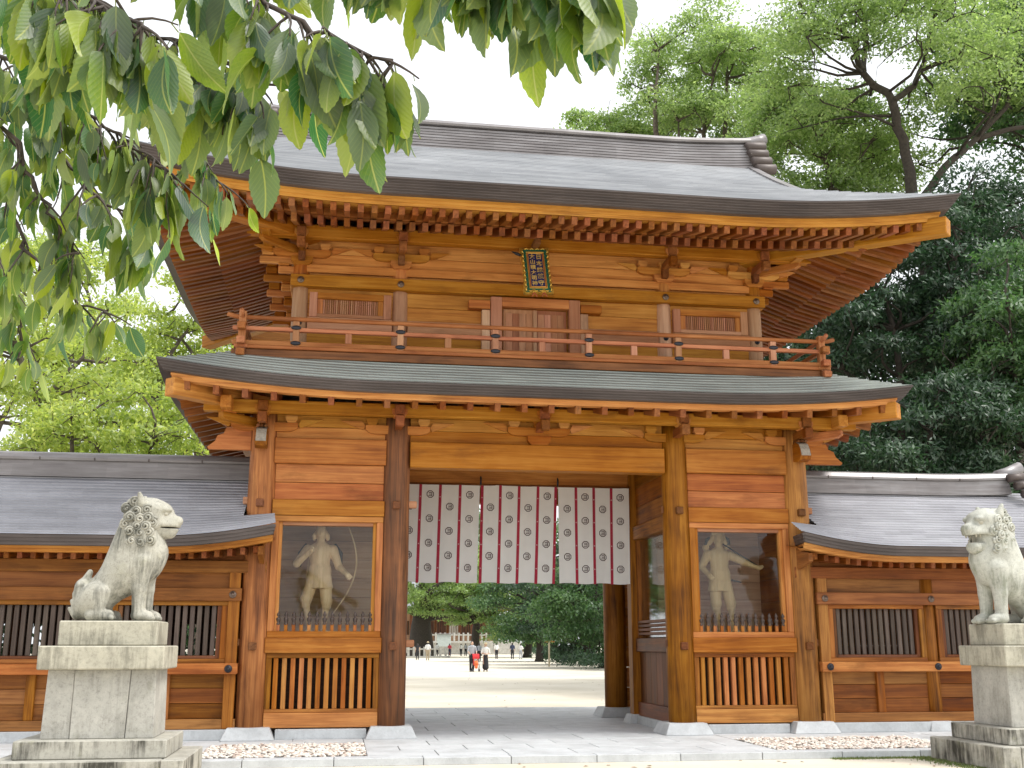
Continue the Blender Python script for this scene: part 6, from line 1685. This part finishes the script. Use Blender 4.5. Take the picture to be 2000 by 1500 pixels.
def make_cherry():
    rn = crop_rand(2024)
    base = Vector((-8.6, -13.2, 0)); t = thing('cherry_tree', 'tree at the left whose leafy branches hang into the top of the picture', 'tree', base)
    parts = []
    bark = plain('cherry_bark', (.06, .045, .036), .8, 0, .35, 14, .6)
    def tb(pts, r): parts.append(tube_arrays([Vector(p) - base for p in pts], r, 7))
    parts.append(tube_arrays([(0, 0, -.1), (.05, 0, .8), (.2, -.1, 2.0), (.5, -.25, 3.2), (.9, -.6, 4.2)], [.26, .20, .17, .15, .11], 12))
    fk = base + Vector((.9, -.6, 4.2))
    for k in ('a', 'b', 'c', 'd', 'g', 'i', 'j', 'k'):
        p0 = Vector(BR[k][0]); st = fk if k in 'ab' else base + Vector((.5, -.25, 3.2)); mid = (st + p0) / 2 + Vector((0, 0, .18)); tb([st, mid, p0], [.06, .04, .024])
    leaves = []
    for k, pts in BR.items():
        P = [Vector(p) for p in pts]; dense = []
        for i in range(len(P) - 1):
            p0, p1, p2, p3 = P[max(i - 1, 0)], P[i], P[i + 1], P[min(i + 2, len(P) - 1)]
            for q in range(6):
                u = q / 6; dense.append(.5 * ((2 * p1) + (p2 - p0) * u + (2 * p0 - 5 * p1 + 4 * p2 - p3) * u * u + (3 * p1 - p0 - 3 * p2 + p3) * u ** 3))
        dense.append(P[-1]); n = len(dense)
        dense = [d + Vector((rn.gauss(0, .008), rn.gauss(0, .008), rn.gauss(0, .006))) for d in dense]
        tb(dense, [.0075 * (1 - .8 * i / n) + .0014 for i in range(n)])
        tpm, (l0, l1), (s0, s1), skip = BRP[k]
        L = sum((dense[i + 1] - dense[i]).length for i in range(n - 1)); nt_ = int(L * tpm)
        for j in range(nt_):
            u = skip + (1 - skip) * (j + rn.random()) / nt_; i = min(n - 2, int(u * (n - 1))); a = dense[i].lerp(dense[i + 1], rn.random())
            al = (dense[i + 1] - dense[i]).normalized()
            d = (al * rn.uniform(.2, 1.0) + Vector((rn.gauss(0, .6), rn.gauss(0, .6), rn.uniform(-.9, .15)))).normalized()
            ln = rn.uniform(l0, l1); tw = [a]
            for q in range(4):
                d = (d + Vector((rn.gauss(0, .1), rn.gauss(0, .1), -.16))).normalized(); tw.append(tw[-1] + d * ln / 4)
            tb(tw, [.0038, .0033, .0028, .0022, .0016])
            nl = rn.randint(2, 4)
            for q in range(nl):
                v = (q + .7) / nl * 4; ii = min(3, int(v)); bp = tw[ii].lerp(tw[ii + 1], min(1, v - ii))
                dr = (Vector((rn.gauss(0, .26), rn.gauss(0, .26), -1)) + d * rn.uniform(0, .55)).normalized()
                leaves.append((bp, dr, rn.uniform(s0, s1) * rn.choice((.55, .7, .85, .95, 1, 1, 1.08)), rn.uniform(0, 6.283), rn.randrange(len(LEAVES))))
    obj('trunk', multi(parts, bark, 'trunk', True), t, base)
    cp = Vector((-3.376, -18.968, 1.6)); fwd = Vector((math.sin(rad(8.719)), math.cos(rad(8.719)), .2375)).normalized()
    leaves = [l for l in leaves if (l[0] - cp).length > 1.45]
    def key(l):
        v = l[0] - cp; return -(l[2] / v.length) * (1 if abs(v.normalized().angle(fwd)) < rad(34) else .2)
    leaves.sort(key=key)
    def mat_of(l):
        bp, dr, s, roll, k = l
        q = (-dr).to_track_quat('Z', 'Y').to_matrix().to_4x4()
        return Matrix.Translation(bp + dr * .16 * s) @ q @ Matrix.Rotation(roll, 4, 'Z') @ Matrix.Scale(s, 4)
    bl = [LEAVES[2].copy()]; bl[0].materials.clear(); bl[0].materials.append(plain('withered_leaf', (.28, .12, .055), .7, 0, .25, 20))
    wl = obj('leaf', bl[0], t, (-4.62, -15.6, 3.28), (.2, .1, .9), (.115,) * 3); wl['label'] = 'withered brown leaf'
    for l in leaves[:297]:
        o = D.objects.new('leaf', LEAVES[l[4]]); COL.objects.link(o); o.parent = t; o.matrix_local = Matrix.Translation(-base) @ mat_of(l)
    V = []; F = []; U = []
    for l in leaves[297:]:
        M = Matrix.Translation(-base) @ mat_of(l); me = LEAVES[l[4]]; o = len(V)
        V += [tuple(M @ v.co) for v in me.vertices]; F += [tuple(i + o for i in p.vertices) for p in me.polygons]
        U += [tuple(d.uv) for d in me.uv_layers[0].data]
    if V:
        me = mesh('smaller_leaves', V, F, NLM, True); uvl = me.uv_layers.new(name='UVMap'); uvl.data.foreach_set('uv', np.array(U, np.float32).ravel())
        tag(obj('smaller_leaves', me, t, base), kind='stuff')
    return len(leaves)
n_cherry = make_cherry()
print('cherry leaves', n_cherry, 'objects', len(D.objects))
